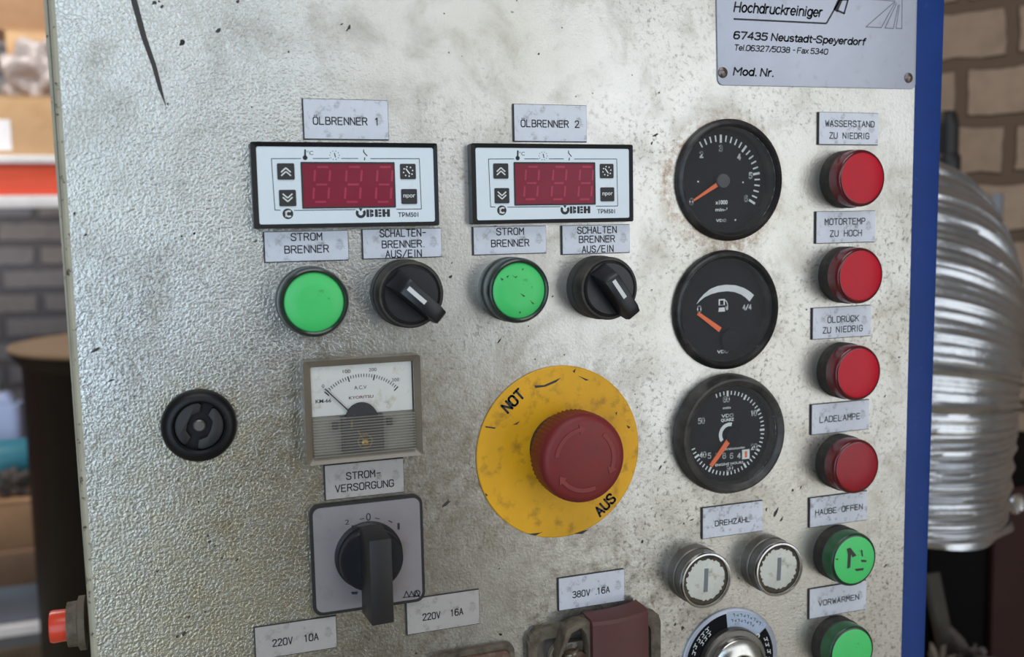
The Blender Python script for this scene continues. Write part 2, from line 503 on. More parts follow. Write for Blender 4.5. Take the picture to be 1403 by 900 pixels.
OO = o_() + [o_()[0]]
GL = {
    'A': [[(0, 0), (2, 6), (4, 0)], [(.7, 2), (3.3, 2)]],
    'B': [[(0, 0), (0, 6), (2.7, 6), (3.6, 5.4), (3.6, 3.8), (2.7, 3.2), (0, 3.2)], [(2.7, 3.2), (4, 2.5), (4, .8), (2.9, 0), (0, 0)]],
    'C': [o_()],
    'D': [[(0, 0), (0, 6), (2.6, 6), (3.7, 5.3), (4, 4.4), (4, 1.6), (3.7, .7), (2.6, 0), (0, 0)]],
    'E': [[(3.7, 6), (0, 6), (0, 0), (3.7, 0)], [(0, 3.1), (3.1, 3.1)]],
    'F': [[(3.7, 6), (0, 6), (0, 0)], [(0, 3.1), (3.1, 3.1)]],
    'G': [o_() + [(4, 2.8), (2.3, 2.8)]],
    'H': [[(0, 0), (0, 6)], [(4, 0), (4, 6)], [(0, 3.1), (4, 3.1)]],
    'I': [[(2, 0), (2, 6)]],
    'K': [[(0, 0), (0, 6)], [(3.9, 6), (0, 2.4)], [(1.3, 3.6), (4, 0)]],
    'L': [[(0, 6), (0, 0), (3.6, 0)]],
    'M': [[(0, 0), (0, 6), (2, 2.6), (4, 6), (4, 0)]],
    'N': [[(0, 0), (0, 6), (4, 0), (4, 6)]],
    'O': [OO],
    'P': [[(0, 0), (0, 6), (2.8, 6), (3.8, 5.3), (3.8, 3.5), (2.8, 2.8), (0, 2.8)]],
    'R': [[(0, 0), (0, 6), (2.8, 6), (3.8, 5.3), (3.8, 3.7), (2.8, 3), (0, 3)], [(2.2, 3), (4, 0)]],
    'S': [[(3.9, 4.7), (3.6, 5.5), (2.8, 6), (1.2, 6), (.3, 5.5), (.1, 4.7), (.3, 3.8), (3.7, 2.4), (4, 1.5), (3.7, .5), (2.9, 0), (1.1, 0), (.3, .5), (0, 1.3)]],
    'T': [[(0, 6), (4, 6)], [(2, 6), (2, 0)]],
    'U': [[(0, 6), (0, 1.4), (.3, .5), (1.1, 0), (2.9, 0), (3.7, .5), (4, 1.4), (4, 6)]],
    'V': [[(0, 6), (2, 0), (4, 6)]],
    'W': [[(0, 6), (.9, 0), (2, 4.4), (3.1, 0), (4, 6)]],
    'Z': [[(.2, 6), (3.9, 6), (0, 0), (4, 0)]],
    '0': [OO], '1': [[(.9, 4.9), (2.2, 6), (2.2, 0)]],
    '2': [[(.1, 4.7), (.4, 5.5), (1.2, 6), (2.8, 6), (3.6, 5.5), (3.8, 4.6), (3.5, 3.7), (0, 0), (4, 0)]],
    '3': [[(.2, 5.4), (1.1, 6), (2.8, 6), (3.7, 5.3), (3.7, 3.9), (2.8, 3.2), (1.5, 3.2)], [(2.8, 3.2), (4, 2.4), (4, .8), (2.9, 0), (1, 0), (0, .7)]],
    '4': [[(3, 0), (3, 6), (0, 1.8), (4, 1.8)]],
    '5': [[(3.7, 6), (.4, 6), (.2, 3.4), (2.7, 3.7), (3.8, 2.9), (3.9, 1.2), (2.9, 0), (1, 0), (0, .7)]],
    '6': [[(3.7, 5.5), (2.8, 6), (1.2, 6), (.3, 5.4), (0, 4), (0, 1.3), (.9, 0), (3.1, 0), (4, 1.2), (4, 2.4), (3.1, 3.4), (.9, 3.4), (0, 2.4)]],
    '8': [[(1.2, 3.2), (.3, 3.9), (.3, 5.2), (1.2, 6), (2.8, 6), (3.7, 5.2), (3.7, 3.9), (2.8, 3.2), (1.2, 3.2), (0, 2.4), (0, .8), (1.1, 0), (2.9, 0), (4, .8), (4, 2.4), (2.8, 3.2)]],
    '-': [[(.6, 3), (3.4, 3)]], '/': [[(0, -.3), (4, 6.3)]], '.': [[(.6, 0), (.7, .05)]], ' ': [],
}
GL['Ö'] = GL['O'] + [[(1.1, 7.3), (1.1, 7.5)], [(2.9, 7.3), (2.9, 7.5)]]
GL['Ä'] = GL['A'] + [[(.9, 7.1), (.9, 7.3)], [(3.1, 7.1), (3.1, 7.3)]]


def engrave(mb, s, ca, cb, width, height, w, h, ang=0.0, mi=0):
    """Single-stroke engraved capitals centred on (ca, cb), WIDTH mm over all."""
    st = len(mb.v)
    adv = [3.4 if ch == 'I' else (2.0 if ch == '.' else 5.5) for ch in s]
    tot = sum(adv) - 1.5
    sx, sy = (width - w) / tot, (height - w) / 6
    x = 0
    for ch, ad in zip(s, adv):
        off = -1 if ch == 'I' else 0
        for line in GL[ch]:
            mb.stroke([(ca + (x + off + p[0] - tot / 2) * sx, cb + (p[1] - 3) * sy) for p in line], w, h, mi)
        x += ad
    if ang:
        mb.rot(ang, (ca, cb), st)


def arc(cx, cy, rx, ry, d0, d1, n=10):
    return [(cx + rx * math.cos(math.radians(d0 + (d1 - d0) * i / n)), cy + ry * math.sin(math.radians(d0 + (d1 - d0) * i / n))) for i in range(n + 1)]


BOWL = arc(1.75, 2.15, 1.6, 2.15, 0, 360, 18)
LOW = {                                            # lower-case strokes: (advance, lines); x-height 4.3, capital 6
    'a': (4.3, [arc(1.8, 3.0, 1.4, 1.3, 155, 0) + [(3.2, .4), (3.5, 0)], [(3.2, 2.5), (1.4, 2.2)] + arc(1.4, 1.1, 1.2, 1.1, 90, 300) + [(3.2, 1.0)]]),
    'c': (4.0, [arc(1.75, 2.15, 1.6, 2.15, 45, 315)]), 'd': (4.4, [BOWL, [(3.4, 6), (3.4, 0)]]), 'e': (4.2, [[(.2, 2.15), (3.35, 2.15)] + arc(1.75, 2.15, 1.6, 2.15, 0, 315, 16)]),
    'f': (2.6, [[(2.4, 6), (1.7, 5.9), (1.1, 5.2), (1.1, 0)], [(.1, 4.2), (2.2, 4.2)]]), 'g': (4.4, [BOWL, [(3.4, 4.3), (3.4, -.4)] + arc(1.8, -.4, 1.6, 1.2, 0, -150)]),
    'h': (4.3, [[(.3, 6), (.3, 0)], [(.3, 2.6)] + arc(1.8, 2.8, 1.5, 1.5, 160, 0) + [(3.3, 0)]]), 'i': (2.0, [[(.5, 4.3), (.5, 0)], [(.5, 5.7), (.5, 5.9)]]),
    'k': (4.0, [[(.3, 6), (.3, 0)], [(3.2, 4.3), (.3, 1.6)], [(1.4, 2.6), (3.4, 0)]]), 'l': (2.0, [[(.5, 6), (.5, 0)]]),
    'n': (4.3, [[(.3, 4.3), (.3, 0)], [(.3, 2.6)] + arc(1.8, 2.8, 1.5, 1.5, 160, 0) + [(3.3, 0)]]), 'o': (4.3, [BOWL]),
    'p': (4.4, [[(.3, 4.3), (.3, -1.7)], [(x + .2, y) for x, y in BOWL]]), 'r': (3.0, [[(.3, 4.3), (.3, 0)], [(.3, 2.6)] + arc(1.8, 2.8, 1.5, 1.5, 160, 85)]),
    's': (3.9, [arc(1.6, 3.2, 1.3, 1.1, 30, 240) + arc(1.7, 1.1, 1.45, 1.1, 70, -150)]), 't': (2.6, [[(1.0, 5.5), (1.0, .8), (1.3, .1), (2.1, .1)], [(.1, 4.2), (2.1, 4.2)]]),
    'u': (4.3, [[(.3, 4.3), (.3, 1.5)] + arc(1.8, 1.5, 1.5, 1.5, 180, 350) + [(3.3, 1.5)], [(3.3, 4.3), (3.3, 0)]]), 'x': (3.8, [[(0, 4.3), (3.2, 0)], [(3.2, 4.3), (0, 0)]]),
    'y': (3.9, [[(0, 4.3), (1.7, .2)], [(3.3, 4.3), (1.5, -.6), (.9, -1.5), (.1, -1.6)]]),
}


def sans(mb, s, left, base, width, cap, w, h, slant=0.2):
    """A bold slanted sans on a baseline, WIDTH mm over all."""
    adv = [LOW[c][0] if c in LOW else {' ': 2.3, '.': 1.7, '-': 3.2, '/': 3.0, 'M': 6.2, 'T': 4.9, 'F': 4.8}.get(c, 5.2) for c in s]
    tot = sum(adv) - 1
    sx, sy = (width - w) / tot, cap / 6
    x = 0
    for c, ad in zip(s, adv):
        lines = LOW[c][1] if c in LOW else [[(px * (1.25 if c == 'M' else .72 if c in '/-' else 1.0), py) for px, py in ln] for ln in GL[c]]
        for ln in lines:
            mb.stroke([(left + (x + px) * sx + py * sy * slant, base + py * sy) for px, py in ln], w, h)
        x += ad


GL['7'] = [[(0, 6), (4, 6), (1.5, 0)]]


def numeral(mb, s, ca, cb, width, height, h, w=0.62):
    engrave(mb, s, ca, cb, width, height, w, h)


def typed(mb, s, ca, cb, width, cap, h, bold=0.0, shear=0.0, ang=0.0, mi=0, left=False, sq=False):
    """Printed type from Blender's own font; CAP is the height of a capital; centred on (ca, cb) or starting at ca on baseline cb."""
    cu = bpy.data.curves.new('type', 'FONT')
    cu.body, cu.shear, cu.offset, cu.resolution_u = s, shear, bold, 3
    o = bpy.data.objects.new('type', cu)
    C.objects.link(o)
    dg = bpy.context.evaluated_depsgraph_get()
    me = bpy.data.meshes.new_from_object(o.evaluated_get(dg))
    vs = [v.co for v in me.vertices]
    st = len(mb.v)
    if vs:
        x0, x1 = min(v.x for v in vs), max(v.x for v in vs)
        y0, y1 = min(v.y for v in vs), max(v.y for v in vs)
        k = cap / 0.72 if not sq else cap / max(1e-6, y1 - y0)
        kx = width / max(1e-6, x1 - x0) if width else k
        if left:
            pts = [(ca + (v.x - x0) * kx, cb + v.y * k, h) for v in vs]
        else:
            pts = [(ca + (v.x - (x0 + x1) / 2) * kx, cb + (v.y - (y0 + y1) / 2) * k, h) for v in vs]
        mb.add(pts, [tuple(p.vertices) for p in me.polygons], mi)
        if ang:
            mb.rot(ang, (ca, cb), st)
    bpy.data.objects.remove(o)
    bpy.data.curves.remove(cu)
    bpy.data.meshes.remove(me)


# ================================================================== THE SETTING
def struct(name, mb, m, **kw):
    o = mb.build(name, m, None, world=True, **kw)
    o['kind'] = 'structure'
    return o


def wbox(mb, p0, p1, mi=0):
    x0, y0, z0 = p0
    x1, y1, z1 = p1
    mb.add([(x, y, z) for z in (z0, z1) for y in (y0, y1) for x in (x0, x1)],
           [(0, 2, 3, 1), (4, 5, 7, 6), (0, 1, 5, 4), (2, 6, 7, 3), (0, 4, 6, 2), (1, 3, 7, 5)], mi)


m = MB()
wbox(m, (-3.0, -3.4, -0.1), (3.2, 4.2, 0.0))
struct('floor', m, K['concrete'], smooth=0)
m = MB()
wbox(m, (-3.0, 3.4, 0), (1.2, 3.6, 3.2))
struct('wall_back', m, brick_material('grey brick wall', (126, 128, 138), (140, 134, 132), (98, 97, 102), 0.254, 0.083, 0.014, (0.05, 0.02, 0)), smooth=0)
# the nearer brick wall runs away from the camera at the right
WD = Vector((0.63, -0.778, 0)).normalized()
wp = EYE + (at(1350, 330, 1.0) - EYE).normalized() * 1.60
m = MB()
tl = (0.56 - wp.x) / WD.x
wbox(m, (tl, 0.0, -wp.z), (1.2, 0.15, 3.2 - wp.z))
wr = struct('wall_right', m, brick_material('pale brick wall', (164, 142, 122), (152, 130, 112), (98, 80, 66), 0.130, 0.083, 0.010, (0.03, 0.0, 0)), smooth=0)
wr.location = wp
wr.rotation_euler = (0, 0, math.atan2(WD.y, WD.x))

yl = wp.y + tl * WD.y
m = MB()
wbox(m, (0, -0.14, 0), (3.4 - yl - 0.02, 0, 3.2))
wi = struct('wall_inner', m, brick_material('side brick wall', (150, 134, 120), (138, 122, 108), (84, 70, 58), 0.254, 0.083, 0.014), smooth=0)
wi.location = (0.56, yl + 0.02, 0)
wi.rotation_euler = (0, 0, PI / 2)

# unseen pier added behind the camera to darken the panel's lower middle
m = MB()
wbox(m, (-0.12, -1.16, 0), (0.44, -0.96, 1.32))
struct('added_shade_pier', m, brick_material('added shade pier brick', (70, 56, 46), (60, 48, 40), (50, 42, 36), 0.254, 0.083, 0.012), smooth=0)

# ================================================================== CONTROL PANEL
PU0, PV0, PV1 = -35.0, -190.0, 330.0


def pu1(v):
    return 356.3 - 2.0 * (v + 110) / 340


panel = thing('control_console', 0, 0, 'worn aluminium control panel with leather grain, carrying every gauge, lamp and switch', 'control panel')
bm = bmesh.new()
loops = [[(PU0, -PV0), (PU0, -PV1), (pu1(PV1), -PV1), (pu1(PV0), -PV0)]]
loops += [circ(26.4, 64, c=(249.3, 21.5)), circ(26.4, 64, c=(247.6, -39.4))]
edges, rings = [], []
for lp in loops:
    vs = [bm.verts.new((a * MM, 0, b * MM)) for a, b in lp]
    rings.append(vs)
    edges += [bm.edges.new((vs[i], vs[(i + 1) % len(vs)])) for i in range(len(vs))]
bmesh.ops.triangle_fill(bm, use_beauty=True, use_dissolve=False, edges=edges)
for f in bm.faces:
    if f.normal.y > 0:
        f.normal_flip()


def wall_ring(vs, off):
    back = [bm.verts.new((v.co.x + off[0] * MM, off[1] * MM, v.co.z)) for v in vs]
    for i in range(len(vs)):
        bm.faces.new((vs[i], vs[(i + 1) % len(vs)], back[(i + 1) % len(vs)], back[i]))
    return back


# folded left edge, then the returns; the gauge holes get short walls
a, b_, c_, d_ = rings[0]
prev = [a, b_]
for du, dy in ((-1.3, 0.35), (-2.2, 1.1), (-2.6, 2.2), (-2.6, 60)):
    nxt = [bm.verts.new(((PU0 + du) * MM, dy * MM, q.co.z)) for q in (a, b_)]
    bm.faces.new((prev[0], prev[1], nxt[1], nxt[0]))
    prev = nxt
wall_ring([b_, c_, d_, a], (0, 60))
for r in rings[1:]:
    wall_ring(r, (0, 2))
# scuffs that lie on the sheet: a long marker stroke, dashes and chips
m = MB()
m.flat([(-9.6, 100), (-7.4, 100), (-6.6, 89.5), (-3.9, 76), (-1.0, 65.5), (0.4, 58), (1.9, 49.2), (-1.0, 57.5), (-2.9, 66), (-6.0, 76), (-8.9, 89.5)], 0.06)
rs = random.Random(3)
for px, py, r, el in ((211, 4, 1.2, 1.6), (222, 9, 0.9, 1.4), (218, 2, 0.7, 1), (326, 2, 1.0, 1.6), (299, 42, 0.9, 2.2), (478, 38, 1.0, 2.4), (468, 33, 0.5, 2), (898, 185, 1.0, 3.0),
                      (893, 196, 0.7, 2), (738, 74, .8, 1.2), (615, 72, .6, 1), (633, 77, .4, 1), (770, 38, .5, 1.4), (866, 103, .5, 1), (903, 127, .7, 1.3), (789, 132, .5, 1), (812, 128, .5, 1),
                      (249, 324, .7, 1), (127, 351, .5, 1), (117, 322, .8, 1.4), (151, 476, .6, 1), (130, 480, .9, 5), (153, 521, .6, 4), (617, 379, .9, 2), (619, 360, .5, 1.4),
                      (757, 406, .7, 1.3), (724, 447, .5, 1), (684, 467, .6, 5), (733, 492, .6, 1), (773, 486, .6, 1), (893, 397, .5, 1.6), (873, 558, .7, 1), (870, 540, .5, 1), (612, 690, 1.3, 3),
                      (614, 685, .6, 1.4), (272, 687, .9, 1), (244, 658, .6, 1), (331, 640, .5, 1), (325, 767, .9, 1.6), (304, 765, .7, 1.4), (287, 742, 1.0, 1.4), (294, 748, .8, 1.3), (285, 734, .9, 1.2),
                      (252, 868, 1.1, 1.5), (243, 872, 1.0, 1.3), (281, 838, .8, 1), (259, 845, .7, 1.4), (216, 783, .8, 1.4), (570, 895, .9, 1), (1008, 520, .5, 1), (1105, 424, .7, 2), (1213, 775, 0.9, 3),
                      (1063, 702, 1.3, 4), (1070, 712, 1.1, 2.5), (1050, 698, .8, 2), (937, 717, .8, 1), (925, 855, 1.1, 1.3), (935, 860, 1.3, 1.5), (1097, 668, .9, 1.6), (1201, 472, .5, 1.4), (1212, 543, .8, 2),
                      (1222, 403, .5, 1), (684, 779, .6, 1), (905, 640, 1, 2), (880, 742, .9, 1.6), (1086, 672, 1.1, 1.2), (948, 712, .6, 4)):
    u, v = pl(px, py)
    an = rs.uniform(0.2, 1.2)
    pts = []
    for i in range(11):
        t = 2 * PI * i / 11
        rr = r * 0.62 * rs.uniform(0.55, 1.25)
        x, y = rr * el * math.cos(t), rr * math.sin(t)
        pts.append((u + x * math.cos(an) - y * math.sin(an), -v + x * math.sin(an) + y * math.cos(an)))
    m.flat(pts, 0.05)
scuffs = m
for (f, mi) in zip(scuffs.f, scuffs.m):
    bm.faces.new([bm.verts.new((scuffs.v[i][0] * MM, -scuffs.v[i][2] * MM, scuffs.v[i][1] * MM)) for i in f]).material_index = 1
me = bpy.data.meshes.new('face_plate')
bm.to_mesh(me)
bm.free()
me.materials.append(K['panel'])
me.materials.append(K['scuff'])
me.materials.append(K['edge'])
for p in me.polygons:
    if p.center.x < -0.0352 and p.material_index == 0:
        p.material_index = 2
fp = bpy.data.objects.new('face_plate', me)
C.objects.link(fp)
fp.parent = panel
# cream painted frame that shows past the folded edge
m = MB()
m.prism([(-39.9, 190), (-36.5, 190), (-36.5, -330), (-36.3, -330)], -7, -4)
m.v = [(x, y, z) for x, y, z in m.v]
m.prism([(-40.2, 190), (-37.0, 190), (-37.0, -330), (-36.9, -330)], -60, -7)
m.build('edge_frame', K['edge'], panel, smooth=0)
m = MB()
m.prism([(-38.15, 190), (-36.9, 190), (-36.9, -330), (-37.1, -330)], -4, -3.2)  # dark strip that paints in the shaded gap beside the folded edge
m.build('gap_strip', K['core'], panel, smooth=0)
m = MB()
m.prism([(-37, 189), (354, 189), (352, -329), (-37, -329)], -62, -58)
m.build('back_cover', K['steel_dark'], panel, smooth=0)

# blue machine frame
fr = wthing('machine_frame', (0.36, 0.03, 0), 'blue enamelled steel frame post along the right edge of the aluminium panel', 'machine frame')
m = MB()
top = 1.2 + 0.20
q = [(0.330, 0.3809), (0.330, 0.3715)]
zb, zt = 0.0, top
u_t, u_b = 0.3818, 0.3772


def edge_u(z):
    return 0.37775 + (z - (Z0 - 0.231)) / 0.342 * 0.0037


for x_in, y0, y1 in ((0.3585, 0.008, 0.086),):
    vs = []
    for z in (zb, zt):
        xo = edge_u(z)
        vs += [(x_in, y0, z), (xo, y0, z), (xo, y1, z), (x_in, y1, z)]
    m.add([(x - 0.36, y - 0.03, z) for x, y, z in vs], [(0, 1, 5, 4), (1, 2, 6, 5), (2, 3, 7, 6), (3, 0, 4, 7), (4, 5, 6, 7), (3, 2, 1, 0)])
m.build('post', K['blue'], fr, world=True, bevel=0.0015)
m = MB()
wbox(m, (-0.33, 0.066, 0.0), (-0.03, 0.086, 1.30))
m.build('back_plate', K['blue'], fr, world=True, bevel=0.002)

# ================================================================== THINGS ON THE PANEL
# ---- nameplate
np_ = thing('nameplate', 298, -100, 'silver maker nameplate with address lines, riveted at the top right of the panel', 'nameplate')


def L(u, v):                                       # panel mm -> local of the nameplate
    return u - 298, -(v + 100)


m = MB()
pts = [L(240.8, -190), L(355.8, -190)] + [L(353.2 + 2.6 * math.cos(t_), -68.8 + 2.6 * math.sin(t_)) for t_ in (0, .4, .8, 1.2, 1.57)] + [L(246.0 + 2.8 * math.cos(t_), -67.9 + 2.8 * math.sin(t_)) for t_ in (1.57, 2.0, 2.4, 2.8, 3.14)]
m.prism(pts, 0, 0.8)
m.build('plate', K['plate'], np_, bevel=0.2)
m = MB()
H = 0.86
for s, u0, u1, v, cap, bo in (('Hochdruckreiniger', 251.6, 300.2, -98.6, 4.2, 0.80), ('67435 Neustadt-Speyerdorf', 251.4, 325.0, -86.4, 3.1, 0.74),
                              ('Tel.06327/5038 - Fax 5340', 251.8, 303.7, -81.2, 2.4, 0.50), ('Mod. Nr.', 251.4, 273.5, -69.9, 3.3, 0.78)):
    a, b = L(u0, v)
    sans(m, s, a, b, u1 - u0, cap, bo, H)
m.stroke([L(251.4, -95.2), L(302.4, -95.6), L(310.3, -107.5)], 0.8, H, round_=False)
x8 = lambda px, py: L(*pl(950 + px / 4.126, py / 4.126, 0.8))
m.stroke([x8(802, 62), x8(838, -20)], 2.6, H, round_=False)
m.stroke([x8(832, -2), x8(874, -2), x8(852, 76), x8(815, 60)], 0.9, H)
m.build('lettering', K['ink'], np_, smooth=0)
m = MB()
for ln in ([(975, 152), (1135, 12)], [(975, 152), (1062, 156), (1140, 14)], [(1083, 158), (1148, 20)], [(1083, 158), (1130, 161), (1158, 28)],
           [(1145, 160), (1165, 28)], [(1145, 160), (1178, 162), (1180, -5)], [(1000, -4), (1140, 6)]):
    m.stroke([x8(*p) for p in ln], 0.42, H)
m.build('spray_emblem', K['grey_print'], np_, smooth=0)
for px, py in ((950 + 167 / 4.126, 410 / 4.126), (950 + 1217 / 4.126, 440 / 4.126)):
    a, b = L(*pl(px, py, 1))
    m = MB()
    m.lathe([(2.5, 0.8), (2.4, 1.2), (1.7, 1.7), (1.0, 1.85), (0.8, 1.4), (0.0, 1.3)], 24, c=(a, b))
    m.build('rivet', K['rivet'], np_)

# ---- engraved label plates
LG = 'engraved label plates'


def label(quad, lines, text, foil='silver', th=1.1, size=3.3):
    """QUAD: corners in picture pixels (top left, top right, bottom right, bottom left); LINES: (text, left px, right px, middle y px)."""
    P = [pl(x, y, th) for x, y in quad]
    cu, cv = sum(p[0] for p in P) / 4, sum(p[1] for p in P) / 4
    u0, u1 = (P[0][0] + P[3][0]) / 2, (P[1][0] + P[2][0]) / 2
    v0, v1 = (P[0][1] + P[1][1]) / 2, (P[2][1] + P[3][1]) / 2
    t = thing('label_plate', cu, cv, text, 'label plate', LG)
    m = MB()
    rc = [(u0 - cu, cv - v1), (u1 - cu, cv - v1), (u1 - cu, cv - v0), (u0 - cu, cv - v0)]
    m.prism(rc, 0, th - 0.25)
    m.build('plate', K['core'], t, smooth=0)
    m = MB()
    e = 0.35
    m.prism([(rc[0][0] + e + .15, rc[0][1] + e), (rc[1][0] - e * .5, rc[1][1] + e), (rc[2][0] - e * .5, rc[2][1] - e * .6), (rc[3][0] + e + .15, rc[3][1] - e * .6)], th - 0.25, th)
    m.build('foil_face', K[foil], t, smooth=0)
    m = MB()
    for s, x0, x1, y in lines:
        a0, b0 = pl(x0, y, th)
        a1, b1 = pl(x1, y, th)
        engrave(m, s, (a0 + a1) / 2 - cu, cv - (b0 + b1) / 2, a1 - a0, size, 0.46, th + 0.06)
    m.build('lettering', K['ink'], t, smooth=0)
    return t


label([(412.7, 134.4), (531.8, 137.3), (532.7, 192.2), (416.7, 190.7)], [('ÖLBRENNER 1', 428.4, 520, 166)],
      'silver label plate ÖLBRENNER 1 above the left temperature controller')
label([(702.2, 142.2), (804, 144), (804, 194.4), (704.4, 194.4)], [('ÖLBRENNER 2', 713.3, 793.8, 169.6)],
      'silver label plate ÖLBRENNER 2 above the right temperature controller')
label([(360.4, 317.5), (477, 315.4), (478, 356.7), (362, 359.9)], [('STROM', 398, 441.6, 324.3), ('BRENNER', 389.4, 450.8, 341.3)],
      'silver label plate STROM BRENNER under the left temperature controller')
label([(494.6, 313.9), (604.8, 312.4), (605.4, 352.4), (497.4, 355.2)], [('SCHALTEN-', 519.9, 584.4, 319.2), ('BRENNER.', 522.9, 581.2, 334.2), ('AUS/EIN', 527.8, 578, 347.4)],
      'three-line silver label SCHALTEN BRENNER AUS/EIN under the left temperature controller')
label([(647, 310.5), (748.5, 309), (748.5, 346.5), (648.5, 350.5)], [('STROM', 679.7, 718, 317), ('BRENNER', 672.7, 725.3, 333)],
      'silver label plate STROM BRENNER under the right temperature controller')
label([(769, 308.5), (863, 307.5), (863, 347), (770, 348.5)], [('SCHALTEN', 790.7, 845, 315), ('BRENNER', 793, 842.7, 327.5), ('AUS/EIN', 797, 840.7, 341)],
      'three-line silver label SCHALTEN BRENNER AUS/EIN under the right temperature controller')
label([(443, 637.5), (553, 627.7), (554, 674), (445.5, 686.4)], [('STROM-', 474, 522.3, 650), ('VERSORGUNG', 458.7, 540, 665.6)],
      'dull label plate STROM-VERSORGUNG between the voltmeter and rotary switch', 'silver_warm')
label([(347.3, 858), (460.7, 845.4), (462, 889.4), (349.5, 903)], [('220V  10A', 372.7, 436.7, 876.4)],
      'dull label plate 220V 10A at the bottom left of the rotary switch', 'silver_warm')
label([(556, 821), (656, 808), (658, 854), (557, 871.3)], [('220V  16A', 578.6, 634.9, 841.4)],
      'label plate 220V 16A at the bottom right of the rotary switch', 'silver_warm')
label([(764.2, 792), (854.6, 780), (856.6, 824.9), (765.2, 835.8)], [('380V .16A', 784, 835.6, 811)],
      'speckled label plate 380V 16A above the socket with the red-brown lid', 'silver')
label([(961, 696.3), (1045.4, 685.3), (1045.4, 727.5), (962.8, 739)], [('DREHZAHL', 979.4, 1028, 714.2)],
      'scratched label plate DREHZAHL above the two white push buttons', 'silver_dirty', size=2.9)
label([(1121, 153), (1204.5, 155), (1203, 199), (1122, 198.2)], [('WASSERSTAND', 1130.4, 1198.3, 169.6), ('ZU NIEDRIG', 1136, 1191, 186)],
      'silver label plate WASSERSTAND ZU NIEDRIG above the topmost red lamp', size=3.2)
label([(1117.4, 289.3), (1199.5, 288.7), (1199.5, 330.4), (1118, 335.4)], [('MOTORTEMP.', 1129.8, 1188, 303.3), ('ZU HOCH', 1136.7, 1180.9, 319.5)],
      'silver label plate MOTORTEMP. ZU HOCH above the second red lamp')
label([(1112.4, 421.8), (1194, 418), (1193, 460), (1113.3, 466)], [('ÖLDRUCK', 1133.6, 1177, 437), ('ZU NIEDRIG', 1127, 1182, 451)],
      'silver label plate ÖLDRUCK ZU NIEDRIG above the third red lamp')
label([(1111, 552.5), (1191, 549), (1191, 588.9), (1111.8, 595.4)], [('LADELAMPE', 1122.7, 1178.7, 572.5)],
      'silver label plate LADELAMPE above the lowest red lamp')
label([(1108.8, 680), (1188.8, 674.7), (1188, 713.3), (1109.3, 722.7)], [('HAUBE OFFEN', 1116.8, 1181.9, 698)],
      'grubby label plate HAUBE OFFEN under the lowest red lamp', 'silver_dirty', size=3.1)
label([(1108, 805.9), (1187.5, 796), (1186.7, 836), (1108.8, 847.5)], [('VORWÄRMEN', 1121, 1177, 822)],
      'label plate VORWÄRMEN between the two right-hand green lamps', 'silver', size=3.1)

# ---- temperature controllers
CU, CV = 69.6, -19.9
t = thing('temperature_controller', CU, CV, 'temperature controller with red display, left one, under the ÖLBRENNER 1 plate', 'temperature controller',
          'temperature controllers with red displays')
m = MB()
fw, fh = 37.7, 17.0
m.frame(rrect(-fw, fw, -fh, fh, .8, 3), rrect(-fw + 2.2, fw - 1.6, -fh + 1.7, fh - 1.8, .8, 3), 0, 5.0, 4.4)
m.build('housing', K['black'], t, bevel=0)
HF = 4.2


def F(px, py):                                     # picture crop of the left controller -> local mm
    u, v = pl(330 + px / 4.5, 120 + py / 4.5, HF)
    return u - CU, CV - v


m = MB()
m.prism(rrect(-fw + 1.8, fw - 1.4, -fh + 1.5, fh - 1.5, .6, 3), 0.5, HF)
m.build('face', K['face'], t, smooth=0)
Z = HF + 0.06
m = MB()
win = [F(370, 465), F(942, 462), F(952, 737), F(385, 740)]
wx0, wx1 = (win[0][0] + win[3][0]) / 2, (win[1][0] + win[2][0]) / 2
wy1, wy0 = (win[0][1] + win[1][1]) / 2, (win[2][1] + win[3][1]) / 2
m.frame(rrect(wx0 - .3, wx1 + .3, wy0 - .3, wy1 + .3, .3, 2), rrect(wx0 + .35, wx1 - .35, wy0 + .35, wy1 - .35, .3, 2), HF - .3, HF + .25, mi=1)
m.prism(rrect(wx0, wx1, wy0, wy1, .3, 2), HF - .2, HF + 0.1)
w_ = m.build('display_window', [K['window'], K['core']], t, smooth=0)
for x0 in (415, 610, 800):                          # three slanted figures, unlit
    a0, b0 = F(x0 + 30, 705)
    a1, b1 = F(x0 + 130, 490)
    ww, hh = abs(a1 - a0), abs(b1 - b0)
    m = MB()
    sl = 0.10
    for xa, ya, xb, yb in ((0, 0, 1, 0), (0, .5, 1, .5), (0, 1, 1, 1), (0, 0, 0, .5), (0, .5, 0, 1), (1, 0, 1, .5), (1, .5, 1, 1)):
        k = 0.09 if xa == xb else 0
        j = 0.14 if ya == yb else 0
        pa = (a0 + (xa + j * (1 if xa == 0 else 1)) * ww * .86 + (ya + k) * hh * sl, b0 + (ya + k) * hh)
        pb = (a0 + (xb - j) * ww * .86 + (yb - k) * hh * sl, b0 + (yb - k) * hh)
        m.stroke([pa, pb], 0.85, HF + 0.16, round_=False)
    m.build('digit', K['segment'], w_, smooth=0)
